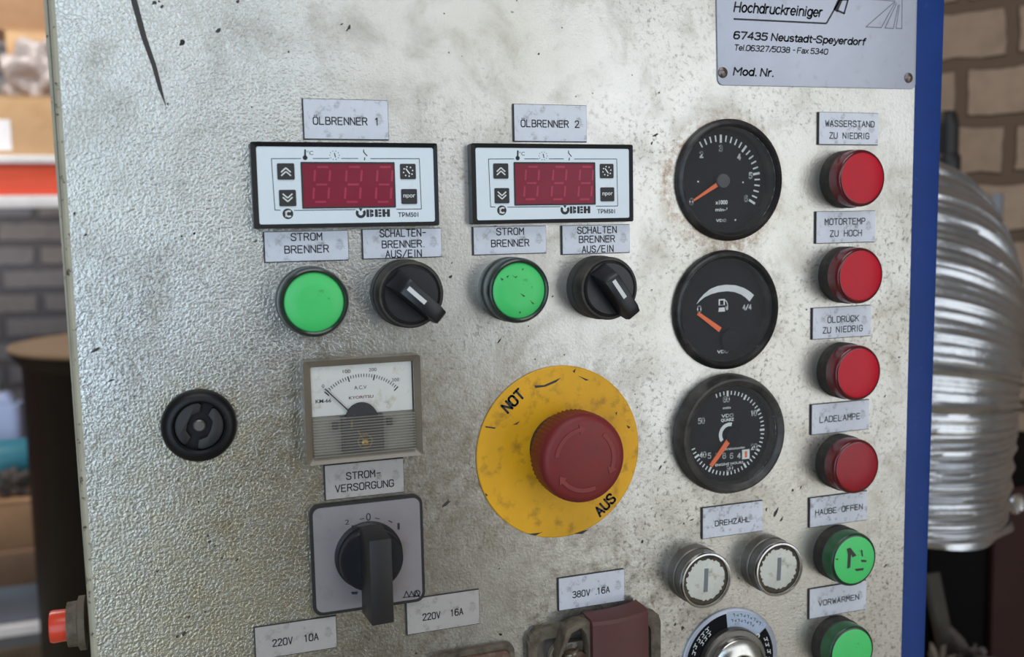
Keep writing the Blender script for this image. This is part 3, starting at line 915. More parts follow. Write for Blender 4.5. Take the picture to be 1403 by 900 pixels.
for nm, x0, x1, y0, y1 in (('up', 226, 328, 467, 568), ('down', 238, 338, 630, 732), ('dots', 983, 1076, 470, 565), ('prog', 990, 1084, 625, 718)):
    p0, p1 = F(x0, y1), F(x1, y0)
    m = MB()
    m.prism(rrect(p0[0], p1[0], p0[1], p1[1], .5, 3), HF - .1, HF + .35)
    bt = m.build('button', K['core'], t)
    cx, cy = (p0[0] + p1[0]) / 2, (p0[1] + p1[1]) / 2
    m = MB()
    hz = HF + .42
    if nm in ('up', 'down'):
        s = 1 if nm == 'up' else -1
        for k in (-.35, 1.05):
            m.stroke([(cx - 1.9, cy + s * (k - 1.35)), (cx, cy + s * (k + .35)), (cx + 1.9, cy + s * (k - 1.35))], .55, hz, round_=False)
    elif nm == 'dots':
        for i in range(8):
            m.flat(circ(.33, 8, c=(cx + 1.95 * math.cos(i * PI / 4 + .2), cy + 1.95 * math.sin(i * PI / 4 + .2))), hz)
        m.stroke([(cx - .8, cy + 1.0), (cx + .6, cy - .9)], .5, hz)
    else:
        typed(m, 'прог', cx, cy, 5.0, 1.5, hz, bold=.02)
    m.build('symbol', K['white'], bt, smooth=0)
m = MB()
for ln in ([(370, 437), (188, 438), (210, 755), (243, 756)], [(330, 757), (705, 753)], [(445, 437), (545, 437)], [(620, 437), (722, 437)], [(800, 438), (1100, 438), (1113, 748), (960, 750)]):
    m.stroke([F(*p) for p in ln], .28, Z)
m.stroke([F(396, 385), F(396, 430)], .7, Z)
m.flat(circ(.95, 16, c=F(396, 432)), Z)
typed(m, '°C', *F(426, 402), 2.6, 1.6, Z)
for i in range(10):
    c = F(577, 417)
    m.flat(circ(.2, 8, c=(c[0] + 1.9 * math.cos(i * PI / 5), c[1] + 1.7 * math.sin(i * PI / 5))), Z)
m.stroke([F(577, 405), F(583, 428)], .4, Z)
m.stroke([F(757, 384), F(757, 398), F(778, 420)], .4, Z)
m.stroke([F(764, 432), F(762, 446)], .4, Z)
m.flat(circ(2.1, 24, c=F(290, 778)), Z)
c = F(735, 773)
m.ring(.95, 2.1, Z, PI * .80, PI * 2.20, c=(c[0] + .3, c[1]), n=24)
m.flat([(c[0] - .5, c[1] + 1.9), (c[0] + 1.1, c[1] + 1.9), (c[0] + .3, c[1] + .6)], Z)
x0, yb, yt = F(775, 800)[0], F(860, 797)[1], F(860, 750)[1]
hh = yt - yb
for dx, wd in ((0, 1.15), (1.45, .5), (2.05, .9), (3.25, .35)):            # stencil letters B E H after the notched ring
    if dx in (2.05,):
        m.flat([(x0 + dx - .05, yb), (x0 + dx + wd, yb + hh * .12), (x0 + dx + wd, yb + hh * .42), (x0 + dx - .05, yb + hh * .48)], Z)
        m.flat([(x0 + dx - .05, yb + hh * .54), (x0 + dx + wd, yb + hh * .58), (x0 + dx + wd, yb + hh * .9), (x0 + dx - .05, yt)], Z)
    elif dx == 3.25:
        pass
    else:
        m.flat([(x0 + dx, yb), (x0 + dx + wd, yb), (x0 + dx + wd, yt), (x0 + dx, yt)], Z)
x1 = x0 + 3.5
m.flat([(x1, yb), (x1 + 1.2, yb), (x1 + 1.2, yt), (x1, yt)], Z)
for k in (0, .37, .74):
    m.flat([(x1 + 1.45, yb + hh * k), (x1 + 2.7, yb + hh * k), (x1 + 2.7, yb + hh * (k + .26)), (x1 + 1.45, yb + hh * (k + .26))], Z)
x2 = x1 + 3.1
for dx in (0, 1.9):
    m.flat([(x2 + dx, yb), (x2 + dx + 1.25, yb), (x2 + dx + 1.25, yt), (x2 + dx, yt)], Z)
m.flat([(x2 + 1.2, yb + hh * .38), (x2 + 1.95, yb + hh * .38), (x2 + 1.95, yb + hh * .62), (x2 + 1.2, yb + hh * .62)], Z)
typed(m, 'ТРМ501', *F(1032, 783), 8.6, 1.8, Z, bold=.022)
m.build('lettering', K['ink'], t, smooth=0)
m = MB()
c = F(290, 778)
m.ring(.75, 1.45, Z + .05, PI * .25, PI * 1.75, c=(c[0] + .35, c[1]), n=20)
m.stroke([(c[0] - .9, c[1] - 1.2), (c[0] - .9, c[1] + 1.0)], .3, Z + .05)
m.build('certification_mark', K['white'], t, smooth=0)
dup(t, 159.6, -20.1, 'temperature controller with red display, right one, under the ÖLBRENNER 2 plate')

# ---- green signal lamps with black bezels
t = thing('signal_lamp', 52.9, 26.4, 'green signal lamp in dark bezel, left of the left black selector switch', 'signal lamp', 'green lamps below the controllers')
m = MB()
m.lathe([(14.0, 0), (14.1, 5.5), (13.7, 6.2), (13.9, 6.6), (13.9, 13.2), (13.3, 14.6), (12.6, 15.0), (11.9, 14.6), (11.75, 13.6), (11.5, 13.2)])
m.build('bezel', K['dark_green'], t)
m = MB()
m.lathe([(11.75, 12.5), (11.75, 13.7), (11.2, 14.1), (6, 14.35), (0, 14.4)])
m.build('lens', K['green'], t)
o = dup(t, 138.9, 25.2, 'green signal lamp in dark bezel with dark smears, left of the right black selector switch')
m = MB()
for q in ([(370, 448), (395, 465), (412, 455), (398, 472)], [(330, 462), (350, 452), (342, 470)], [(430, 580), (465, 600), (455, 606)], [(500, 630), (530, 655), (520, 658)],
          [(290, 470), (312, 480), (300, 490)], [(440, 410), (455, 402), (450, 415)], [(420, 715), (434, 708), (430, 725)]):
    m.flat([(lambda P: (P[0] - 138.9, 25.2 - P[1]))(pl(630 + x / 5.196, 290 + y / 5.196, 14.4)) for x, y in q], 14.5)
m.build('smear', K['grime'], o, smooth=0)

# ---- black selector switches
t = thing('selector_switch', 91.9, 24.9, 'black selector switch under the SCHALTEN plate of ÖLBRENNER 1', 'selector switch', 'black selector switches')
m = MB()
m.lathe([(14.1, 0), (14.2, 6.5), (13.8, 7.0), (13.9, 7.4), (13.8, 14.2), (13.2, 15.2), (12.4, 15.3), (11.9, 14.6), (11.6, 14.6)])
m.build('collar', K['black_dusty'], t)
m = MB()
m.lathe([(11.7, 12), (11.7, 15.6), (11.0, 16.3), (0, 16.4)])
m.build('dial', K['knob'], t)


def selector_handle(ang, parent):
    m = MB()
    prof = [(-11.2, 16), (-9.8, 19.5), (-6.8, 24.6), (-5.2, 25.6), (10.5, 25.6), (13.6, 24.4), (14.4, 22.5), (14.4, 19.5), (11.2, 16)]
    n = len(prof)
    wv = lambda x, h: 3.5 + (25.6 - h) * .09 - max(0, x - 9) * .16
    m.add([(x, wv(x, h), h) for x, h in prof] + [(x, -wv(x, h), h) for x, h in prof],
          [tuple(range(n)), tuple(range(2 * n - 1, n - 1, -1))] + [(i, (i + 1) % n, n + (i + 1) % n, n + i) for i in range(n)])
    m.rot(ang)
    h_ = m.build('handle', K['knob'], parent, bevel=0.45)
    m = MB()
    m.flat([(-4.9, .95), (-4.9, -.85), (4.4, -.85), (4.4, .95)], 25.68)
    m.rot(ang)
    m.build('marker_line', K['marker'], h_, smooth=0)
    return h_


selector_handle(math.radians(-42), t)
o = dup(t, 180.4, 25.9, 'black selector switch under the SCHALTEN plate of ÖLBRENNER 2', skip=('handle',))
selector_handle(math.radians(-55), o)

# ---- red and green warning lamps of the right-hand column
RG, GG = 'red warning lamps in the right-hand column', 'green lamps at the foot of the right-hand column'


def lamp(name, v, label_, group, lens, side, rim):
    t = thing(name, 313.8, v, label_, 'signal lamp', group)
    m = MB()
    m.lathe([(13.9, 0), (14.0, 6.0), (13.6, 6.8), (13.3, 7.0)])
    m.build('collar', K['black_dusty'], t)
    m = MB()
    m.lathe([(13.5, 6.6), (13.6, 12.2), (13.45, 13.2), (13.2, 13.7)], caps=False, mi=1)
    m.lathe([(13.2, 13.7), (12.6, 14.15), (11.9, 14.3)], caps=False, mi=2)
    m.lathe([(11.9, 14.3), (11.0, 14.45), (5, 14.6), (0, 14.65)], mi=0, caps=False)
    m.build('lens', [K[lens], K[side], K[rim]], t)
    return t


t = lamp('warning_lamp', -21.6, 'topmost red lamp, under the WASSERSTAND plate', RG, 'red', 'red_side', 'red_rim')
dup(t, 313.6, 25.0, 'red lamp under the MOTORTEMP. plate, second from the top')
dup(t, 313.2, 72.4, 'red lamp under the ÖLDRUCK plate, third from the top')
o = dup(t, 313.0, 118.8, 'lowest and darkest red lamp, under the LADELAMPE plate', skip=('lens',))
ln = [c for c in t.children if c.name.startswith('lens')][0].copy()
ln.data = ln.data.copy()
ln.data.materials[0] = K['red_dark']
C.objects.link(ln)
ln.parent = o
t = lamp('pilot_lamp', 165.7, 'green lamp with a black smudge, under the HAUBE OFFEN plate', GG, 'green', 'green_side', 'dark_green')
t.location.x = 0.3122
dup(t, 311.6, 213.2, 'green lamp under the VORWÄRMEN plate, cut by the bottom edge')
m = MB()
for q in ([(300, 345), (318, 338), (350, 378), (330, 388), (322, 372), (318, 440), (302, 446), (306, 370)], [(372, 400), (402, 402), (400, 412), (376, 412)], [(240, 396), (258, 394), (252, 402)],
          [(340, 448), (388, 442), (384, 454), (350, 458)], [(372, 350), (380, 350), (384, 385), (376, 380)]):
    m.flat([(lambda P: (P[0] - 312.2, 165.7 - P[1]))(pl(1080 + x / 3.75, 660 + y / 3.75, 14.6)) for x, y in q], 14.75)
m.build('smudge', K['scuff'], t, smooth=0)

# ---- emergency stop
EU, EV = 161.6, 99.8
t = thing('emergency_stop_button', EU, EV, 'red mushroom emergency stop on a round yellow plate marked NOT AUS', 'emergency stop button')
m = MB()
m.lathe([(39.3, 0), (39.3, 0.8), (38.9, 1.1), (0, 1.1)], 96)
for q in ([(340, 160), (385, 158), (430, 138), (462, 124), (440, 145), (390, 166), (345, 172)], [(515, 95), (530, 82), (524, 104)], [(710, 285), (718, 280), (716, 298)], [(115, 345), (165, 352), (160, 358), (118, 352)],
          [(240, 340), (275, 322), (262, 338)], [(310, 838), (365, 832), (380, 828), (345, 846)], [(540, 115), (590, 135), (575, 138)], [(520, 838), (590, 815), (560, 838)], [(115, 650), (128, 660), (120, 668)], [(760, 340), (780, 350), (770, 358)]):
    m.flat([(lambda P: (P[0] - EU, EV - P[1]))(pl(630 + x / 3.333, 480 + y / 3.333, 1.1)) for x, y in q], 1.15, 1)
m.build('backing_plate', [K['yellow'], K['scuff']], t)
for s_, x_, y_ in (('NOT', 703, 549), ('AUS', 829, 691.5)):
    m = MB()
    P_ = pl(x_, y_, 1.1)
    engrave(m, s_, P_[0] - EU, EV - P_[1], 11.6, 5.6, 1.05, 1.2, math.radians(41))
    m.build('lettering', K['ink'], t, smooth=0)
bc = (0.9, 2.2)
m = MB()
m.lathe([(15.5, 1.0), (15.3, 11.0), (14.5, 12.0)], 64, c=bc)
m.build('stem', K['black_dusty'], t)
m = MB()
m.lathe([(15, 11.0), (18.6, 11.4), (19.2, 12.4), (19.5, 20.5), (19.5, 23.2), (19.1, 25.2), (18.0, 26.6), (16.2, 27.3), (9, 27.8), (0, 27.9)], 240, c=bc,
        mod=lambda a, k: (0.28 * math.cos(60 * a)) if k in (2, 3) else 0)
h_ = m.build('mushroom_head', K['mushroom'], t, smooth=40)
m = MB()
for s in range(3):                                  # three twist-to-release arrows in low relief
    a0 = math.radians(100 + s * 120)
    A = circ(14.2, 14, a0, a0 + math.radians(70), bc, False)
    B = circ(12.4, 14, a0, a0 + math.radians(70), bc, False)
    m.prism(A + B[::-1], 27.2, 27.85)
    t0 = a0 - math.radians(13)
    m.prism([(bc[0] + 13.3 * math.cos(t0), bc[1] + 13.3 * math.sin(t0)), (bc[0] + 15.6 * math.cos(a0), bc[1] + 15.6 * math.sin(a0)), (bc[0] + 11 * math.cos(a0), bc[1] + 11 * math.sin(a0))], 27.2, 27.85)
m.build('release_arrow', K['mushroom_lite'], h_, smooth=0)

# ---- key lock
t = thing('key_lock', 7.5, 74.2, 'round black key lock with a recessed slot, left of the voltmeter', 'lock')
m = MB()
m.lathe([(14.5, 0), (14.5, 2.2), (13.6, 4.2), (11.8, 5.4), (10.4, 5.4), (9.6, 4.6), (9.5, 0.6), (0, 0.6)])
m.build('collar', K['black'], t)
m = MB()
for s in (1, -1):                                   # two cheeks that leave the key slot between them
    arc = circ(9.3, 20, math.radians(-68), math.radians(68), (0, 0), False)
    pts = arc + [(2.2, 8.3), (1.6, 5.2), (4.2, 3.2), (4.6, 0), (4.2, -3.2), (1.6, -5.2), (2.2, -8.3)]
    m.prism([(s * x, y) for x, y in pts], 0.6, 3.4)
m.rot(math.radians(-22))
m.build('lock_insert', K['handle'], t, bevel=0.3)
m = MB()
m.lathe([(2.4, 0.6), (2.4, 2.6), (1.9, 3.0), (0, 3.0)], 24)
m.build('centre_pin', K['steel_dark'], t)

# ---- round gauges
GGP = 'round black gauges in a column'


def gauge(name, gu, gv, label_, rim, dial_h, R=28.4, ri=24.6):
    t = thing(name, gu, gv, label_, 'gauge', GGP)
    m = MB()
    m.lathe([(R - .5, 0.0), (R, 0.4), (R - .2, rim * .55), (R - 1.6, rim), (R - 2.6, rim + .25), (ri + .5, rim - .7), (ri, rim - 1.4), (ri - .3, dial_h + .4), (ri - .3, dial_h)], caps=False)
    m.build('bezel', K['bezel_dusty' if name == 'hour_meter' else 'bezel'], t)
    m = MB()
    m.lathe([(ri + .1, dial_h - 1), (ri + .1, dial_h), (0, dial_h)], 48)
    m.build('dial_face', K['dial'], t)
    m = MB()
    m.lathe([(ri - .05, rim - 2.0), (ri - .05, rim - 1.5), (0, rim - 1.3)], 48)
    m.build('glass', K['glass'], t)
    return t


def ticks(m, degs, r0, r1, w, h):
    for d in degs:
        a = math.radians(d)
        m.stroke([(r0 * math.cos(a), r0 * math.sin(a)), (r1 * math.cos(a), r1 * math.sin(a))], w, h, round_=False)


def pol(r, d):
    return r * math.cos(math.radians(d)), r * math.sin(math.radians(d))


def needle(t, tip, tail, w0, w1, h, nm='needle', mats=None):
    m = MB()
    dx, dy = tip[0] - tail[0], tip[1] - tail[1]
    l = math.hypot(dx, dy)
    nx, ny = -dy / l, dx / l
    m.prism([(tail[0] + nx * w0, tail[1] + ny * w0), (tail[0] - nx * w0, tail[1] - ny * w0), (tip[0] - nx * w1, tip[1] - ny * w1), (tip[0] + nx * w1, tip[1] + ny * w1)], h, h + .5)
    return m.build(nm, mats or K['needle'], t, smooth=0)


# rev counter
U, V, DH = 249.3, -21.5, -7.0
t = gauge('rev_counter', U, V, 'round black rev counter, topmost gauge, scale to 6 times 1000', 3.2, DH)
m = MB()
h = DH + .15
ticks(m, [x for x in range(-30, 138, 8) if (x - 90) % 40], 18.6, 21.6, .75, h)
ticks(m, (90, 50, 10, -30), 18.0, 21.8, 1.15, h)
for s, d, r in (('2', 130, 16.2), ('3', 90, 15.4), ('4', 49, 15.2), ('5', 9, 16.6), ('6', -31, 16.2), ('0', 211, 18.5)):
    numeral(m, s, *pol(r, d), 2.2, 3.3, h, .72)
typed(m, 'x1000', .4, -10.0, 6.6, 2.0, h, bold=.02)
typed(m, 'min-¹', .3, -13.4, 6.4, 1.7, h, bold=.015)
numeral(m, 'VDO', .2, -18.6, 5.6, 1.5, h, .5)
for p in ((-12.2, -.2), (12.2, -.6), (8, -18.5)):
    m.flat(circ(.45, 10, c=p), h)
m.build('markings', K['white'], t, smooth=0)
needle(t, pol(18.2, 210), pol(3.5, 210), 1.0, .45, DH + 1.6)
m = MB()
m.lathe([(3.7, DH + .1), (3.7, DH + 2.6), (3.2, DH + 3.0), (0, DH + 3.0)], 32)
m.build('hub', K['hub'], t)

# fuel gauge
U, V, DH = 247.6, 39.4, -5.0
t = gauge('fuel_gauge', U, V, 'round black fuel gauge with a white crescent and pump symbol, middle of the column', 3.4, DH)
q2 = lambda x, y: (lambda P: (P[0] - U, V - P[1]))(pl(900 + x / 4.737, 330 + y / 4.737, DH))
m = MB()
h = DH + .15
up = [(255, 413), (275, 378), (305, 345), (345, 312), (395, 292), (450, 284), (510, 288), (565, 305), (605, 330), (629, 352)]
dn = [(600, 393), (575, 368), (545, 347), (505, 332), (455, 326), (400, 332), (350, 346), (310, 365), (280, 388)]
A = [q2(*p) for p in up]
B = [q2(*p) for p in dn][::-1]
for i in range(len(A) - 1):
    b0, b1 = B[max(0, i - 1)] if i else A[0], B[i]
    m.flat([A[i], A[i + 1], b1, b0] if i else [A[0], A[1], b1], h)
numeral(m, '0', *q2(274, 443), 2.3, 3.4, h, .6)
numeral(m, '4/4', *q2(584, 430), 5.2, 2.8, h, .6)
numeral(m, 'VDO', *q2(427, 718), 6.2, 1.7, h, .55)
pc = [q2(400, 460), q2(440, 460), q2(440, 376), q2(400, 376)]
a0, a1, b0, b1 = pc[0][0], pc[1][0], pc[0][1], pc[2][1]
m.flat([(a0 - .3, b0), (a1 + .3, b0), (a1, b0 + .5), (a1, b0 + .5 + (b1 - b0) * .42), (a0, b0 + .5 + (b1 - b0) * .42), (a0, b0 + .5)], h)
m.frame([(a0, b0 + 2), (a1, b0 + 2), (a1, b1), (a0, b1)], [(a0 + .7, b0 + 3.2), (a1 - .7, b0 + 3.2), (a1 - .7, b1 - .7), (a0 + .7, b1 - .7)], h - .02, h)
m.stroke([(a1, b1 - .5), (a1 + 1.0, b1 - 1.4), (a1 + 1.5, b1 - 2.8), (a1 + 1.5, b0 + .9), (a1 + .9, b0 + .8), (a1 + .7, b0 + 2.4)], .5, h)
m.build('markings', K['white'], t, smooth=0)
needle(t, q2(255, 468), q2(400, 575), 1.25, .8, DH + 1.2)
m = MB()
c = q2(470, 640)
m.lathe([(5.6, DH + .1), (5.4, DH + 2.4), (4.6, DH + 2.9), (0, DH + 3)], 32, c=c)
m.build('hub', K['dial'], t)

# hour meter
U, V, DH = 248.2, 98.7, 1.0
t = gauge('hour_meter', U, V, 'round black hour meter with counter, lowest gauge, minute scale to 60', 8.0, DH, 28.9, 23.6)
m = MB()
h = DH + .15
ticks(m, [90 - 6 * k for k in range(-3, 43) if k % 5], 18.6, 20.5, .62, h)
ticks(m, [90 - 30 * k for k in range(0, 9)], 18.0, 20.6, 1.05, h)
q3 = lambda x, y: (lambda P: (P[0] - U, V - P[1]))(pl(900 + x / 4.737, 500 + y / 4.737, DH))
for s, x, y in (('60', 450, 222), ('10', 627, 312), ('20', 630, 530), ('30', 471, 670), ('40', 298, 582), ('50', 288, 362)):
    numeral(m, s, *q3(x, y), 3.7, 3.0, h, .55)
typed(m, 'min', *q3(453, 277), 4.2, 1.2, h, bold=.02)
numeral(m, 'VDO', *q3(457, 328), 6.6, 1.8, h, .5)
typed(m, 'QUARZ', *q3(457, 357), 7.2, 1.4, h, bold=.03)
typed(m, 'Betriebsstunden', *q3(497, 540), 12.4, 1.2, h, bold=.01)
typed(m, 'ENGINE HOURS', *q3(470, 640), 15.5, 1.2, h, bold=.015)
for i, s in enumerate('53864'):
    numeral(m, s, *q3((340, 389, 435, 483, 531)[i], 588), 2.0, 3.0, h + .1, .5)
c = q3(470, 450)
m.ring(4.0, 5.8, h, math.radians(75), math.radians(215), c=c, n=24)
m.build('markings', K['white'], t, smooth=0)
m = MB()
p0, p1 = q3(552, 612), q3(600, 545)
m.prism([(p0[0], p0[1]), (p1[0], p0[1]), (p1[0], p1[1]), (p0[0], p1[1])], DH, h + .1)
typed(m, '1', (p0[0] + p1[0]) / 2, (p0[1] + p1[1]) / 2, 1.3, 3.0, h + .18, bold=.03, mi=1)
m.build('counter_drum', [K['white'], K['needle']], t, smooth=0)
needle(t, q3(338, 650), q3(458, 480), 1.3, 1.0, DH + 1.4)
m = MB()
m.lathe([(4.0, DH + .1), (4.0, DH + 2.2), (3.4, DH + 2.6), (0, DH + 2.6)], 32, c=q3(485, 455))
m.build('hub', K['dial'], t)

# ---- voltmeter
U, V = 72.4, 72.0
t = thing('voltmeter', U, V, 'square analogue voltmeter with a yellowed dial and ribbed clear lower cover', 'voltmeter')
q4 = lambda x, y, h: (lambda P: (P[0] - U, V - P[1]))(pl(380 + x / 4.09, 470 + y / 4.09, h))
m = MB()
m.frame(rrect(-24.2, 24.2, -21.3, 21.4, 1.2, 3), rrect(-21.2, 21.6, -18.8, 18.6, .6, 3), 0, 8.0, 5.6)
m.build('case_frame', K['meter_frame'], t, bevel=0)
m = MB()
m.prism(rrect(-21.6, 22.0, -19, 19, .4, 2), 0.4, 2.0)
m.build('meter_back', mat('grey meter back', (158, 150, 138), 0.6), t, smooth=0)
m = MB()
D4 = 4.0
p = [q4(192, 152, D4), q4(746, 124, D4), q4(752, 372, D4), q4(200, 412, D4)]
m.prism([(-20.9, p[3][1] - .2), (21.2, p[2][1]), (21.2, 18.4), (-20.9, 18.4)], 2.0, D4)
dl = m.build('dial_face', K['meter_dial'], t, smooth=0)
m = MB()
hd = D4 + .1
pv = q4(480, 455, D4)
R4 = 21.3
for i in range(31):
    d = 136 - i * (92 / 30)
    a = math.radians(d)
    k = 2.4 if i % 10 == 0 else 1.4
    m.stroke([(pv[0] + (R4 - k) * math.cos(a), pv[1] + (R4 - k) * math.sin(a)), (pv[0] + R4 * math.cos(a), pv[1] + R4 * math.sin(a))], .5 if i % 10 == 0 else .32, hd, round_=False)
typed(m, '0', *q4(256, 241, D4), 1.0, 1.5, hd)
typed(m, '100', *q4(388, 158, D4), 3.2, 1.5, hd)
typed(m, '200', *q4(534, 148, D4), 3.2, 1.5, hd)
typed(m, '300', *q4(662, 205, D4), 3.2, 1.5, hd)
typed(m, 'A.C.V', *q4(465, 248, D4), 5.2, 1.6, hd)
typed(m, 'KM-66', *q4(258, 324, D4), 6.4, 1.5, hd, bold=.02)
m.build('scale', K['ink'], dl, smooth=0)
m = MB()
typed(m, 'KYORITSU', *q4(470, 302, D4), 10.2, 1.2, hd, bold=.01)
m.build('maker_lettering', K['red_side'], dl, smooth=0)
needle(t, q4(266, 256, 5.2), q4(430, 408, 5.2), .28, .22, 5.0, 'needle', K['ink'])
m = MB()
pc = q4(470, 405, 4)
m.prism(circ(6.6, 24, 0, PI, (pc[0], pc[1] - 1), False), 2.0, 6.0)
a0, b0 = q4(365, 612, 4)
a1, b1 = q4(590, 395, 4)
m.prism([(a0, b0), (a1, b0), (a1, b1), (a0, b1)], 2.0, 5.6)
m.prism([(a0 - 3.6, b1 - 5), (a0 - 1.4, b1 - 5), (a0 - 1.4, b1 - 2), (a0 - 3.6, b1 - 2)], 2.0, 5)
m.prism([(a1 + 1.8, b1 - 5), (a1 + 4, b1 - 5), (a1 + 4, b1 - 2), (a1 + 1.8, b1 - 2)], 2.0, 5)
mv = m.build('movement', K['core'], t, bevel=0.2)
m = MB()
m.lathe([(1.5, 5.5), (1.5, 6.2), (1.0, 6.5), (0, 6.5)], 20, c=q4(490, 555, 5))
m.ring(2.6, 3.1, 5.7, c=q4(490, 548, 5))
m.stroke([q4(480, 540, 5), q4(452, 490, 5)], .5, 5.8)
m.stroke([q4(415, 470, 5), q4(415, 430, 5)], .8, 5.8)
m.build('adjusting_screw', K['copper'], mv)
# ribbed, hazy cover over the lower part
hz, nt, b = nodes('hazy ribbed plastic')
co = N(nt, 'ShaderNodeTexCoord').outputs['Object']
nt.links.new(mixc(nt, noise(nt, co, 120), lin((158, 152, 142)), lin((186, 180, 168))), b.inputs['Base Color'])
b.inputs['Alpha'].default_value = 0.32
b.inputs['Roughness'].default_value = 0.25
m = MB()
y1l, y1r = p[3][1] - .2, p[2][1]
yb = -18.6
nr = 14
for i in range(nr):
    f0, f1 = i / nr, (i + .5) / nr
    y0a, y1a = yb + (y1l - yb) * f0, yb + (y1l - yb) * f1
    y0b, y1b = yb + (y1r - yb) * f0, yb + (y1r - yb) * f1
    m.prism([(-21.0, y0a), (21.4, y0b), (21.4, y1b), (-21.0, y1a)], 5.9, 7.4, taper=0.0)
m.build('ribbed_cover', hz, t, smooth=0)
m = MB()
m.prism([(-21.0, y1l), (21.4, y1r), (21.4, 18.4), (-21.0, 18.4)], 6.6, 6.9)
m.build('window_pane', K['glass'], t, smooth=0)

# ---- rotary switch
U, V = 72.9, 135.2
t = thing('rotary_switch', U, V, 'square grey rotary switch with a large black handle pointing down', 'rotary switch')
m = MB()
m.frame(rrect(-24, 24, -23.7, 23.6, 4, 6), rrect(-22.7, 22.9, -22.5, 22.4, 3.2, 6), 0, 2.6)
m.build('frame', K['handle'], t)
m = MB()
m.prism(rrect(-22.8, 23, -22.6, 22.5, 3.2, 6), 0, 2.4)
fc = m.build('face', K['switch_plate'], t, smooth=0)
q5 = lambda x, y, h=2.4: (lambda P: (P[0] - U, V - P[1]))(pl(330 + x / 3.749, 660 + y / 3.749, h))
m = MB()
typed(m, '0', *q5(655, 180), 2.0, 3.4, 2.5)
typed(m, '1', *q5(810, 228), 1.0, 3.0, 2.5)
typed(m, '2', *q5(545, 207), 1.8, 2.2, 2.5)
m.stroke([q5(612, 192), q5(632, 188)], .3, 2.5)
m.stroke([q5(690, 186), q5(712, 190)], .3, 2.5)
m.stroke([q5(760, 200), q5(776, 208)], .4, 2.5)
m.flat([q5(565, 565), q5(600, 563), q5(598, 577), q5(572, 578)], 2.5)
m.build('lettering', K['ink'], fc, smooth=0)
m = MB()
for k in (0, 1, 2):
    m.stroke([q5(838 + 26 * k, 592), q5(850 + 26 * k, 562), q5(864 + 26 * k, 590)], .4, 2.5)
m.ring(1.0, 1.5, 2.5, c=q5(905, 572))
m.stroke([q5(832, 594), q5(918, 586)], .35, 2.5)
m.build('maker_emblem', K['ink'], fc, smooth=0)
m = MB()
m.lathe([(14.4, 2.4), (14.4, 4.2), (13.4, 4.8), (13.2, 10.4), (12.6, 11), (0, 11)], 64)
m.build('knob_base', K['knob'], t)
m = MB()
m.prism([(-6.6, 13.4), (-2.6, 13.0), (-4.4, 9.8), (-6.8, 11.2)], 2.4, 5.0)
m.build('pointer', K['ink'], t, smooth=0)
m = MB()
pf = [(-4.5, 14.4), (4.5, 14.6), (4.5, -20.2), (-4.5, -20.4)]
pb = [(-4.7, 14.9), (4.7, 14.9), (4.9, -22.2), (-4.9, -22.2)]
m.add([(a, b, 9.6) for a, b in pb] + [(a, b, 29.6) for a, b in pf], [(0, 1, 2, 3), (4, 5, 6, 7), (0, 1, 5, 4), (1, 2, 6, 5), (2, 3, 7, 6), (3, 0, 4, 7)])
m.build('handle', K['handle'], t, bevel=0.5)

# ---- white push buttons
t = thing('push_button', 229.8, 165.1, 'white push button with chrome ring, left of the two under the DREHZAHL plate', 'push button', 'white push buttons with chrome rings')
m = MB()
m.lathe([(13.7, 0), (13.7, 5.4), (13.2, 5.8), (13.3, 6.2), (13.4, 11.8)], caps=False)
m.build('collar', K['steel_dark'], t)
m = MB()
m.lathe([(13.4, 11.6), (13.45, 12.4), (13.0, 13.2), (12.3, 13.3), (11.8, 12.6), (11.7, 11.0)], caps=False)
m.build('chrome_ring', K['chrome'], t)
m = MB()
m.lathe([(11.8, 10.4), (11.8, 11.6), (10.6, 11.8)], mi=1, caps=False)
rr_ = random.Random(5)
jag = [rr_.uniform(-.7, .25) for _ in range(64)]
m.lathe([(10.7, 11.75), (9.6, 12.05)], mi=1, caps=False)
m.lathe([(10.3, 11.95), (9.4, 12.15), (0, 12.35)], mod=lambda a, k: jag[int(round(a / (2 * PI) * 64)) % 64] if k == 0 else 0, caps=False)
cp = m.build('cap', [K['cap'], K['grime']], t)
m = MB()
m.prism([(-1.0, -5.6), (1.0, -5.6), (1.0, 5.6), (-1.0, 5.6)], 12.0, 12.55)
m.rot(math.radians(-3))
m.build('bar_mark', K['cap_bar'], cp, smooth=0)
dup(t, 269.9, 165.2, 'white push button with chrome ring, right of the two under the DREHZAHL plate')

# ---- control knob with printed scale
U, V = 250.0, 213.0
t = thing('rotary_control', U, V, 'turned metal control knob on a round printed scale below the white push buttons', 'control knob')
m = MB()
m.lathe([(26.9, 0), (26.9, 1.0), (26.3, 1.4), (0, 1.4)], 80)
m.build('scale_disc', K['plate'], t)
m = MB()
h = 1.46
m.ring(17.5, 25.0, h, math.radians(96), math.radians(300), n=60)
m.ring(17.5, 24.2, h, math.radians(-60), math.radians(36), n=30)
sb = m.build('scale_band', K['dial'], t, smooth=0)
m = MB()
for d, r in ((125, 22.6), (133, 22.6), (141, 22.6), (126, 20.0), (134, 20.0), (142, 20.0), (150, 22.6), (158, 22), (170, 21), (14, 21.4), (4, 21.8), (-6, 21), (22, 21.6)):
    a = math.radians(d)
    cx, cy = r * math.cos(a), r * math.sin(a)
    m.stroke([(cx - .9 * math.cos(a), cy - .9 * math.sin(a)), (cx + .9 * math.cos(a), cy + .9 * math.sin(a))], .5, h + .06, round_=False)
    m.stroke([pol(r + .8, d - 3), pol(r + .8, d + 3)], .35, h + .06, round_=False)
    m.stroke([pol(r - .7, d + 1), pol(r - .7, d + 4)], .35, h + .06, round_=False)
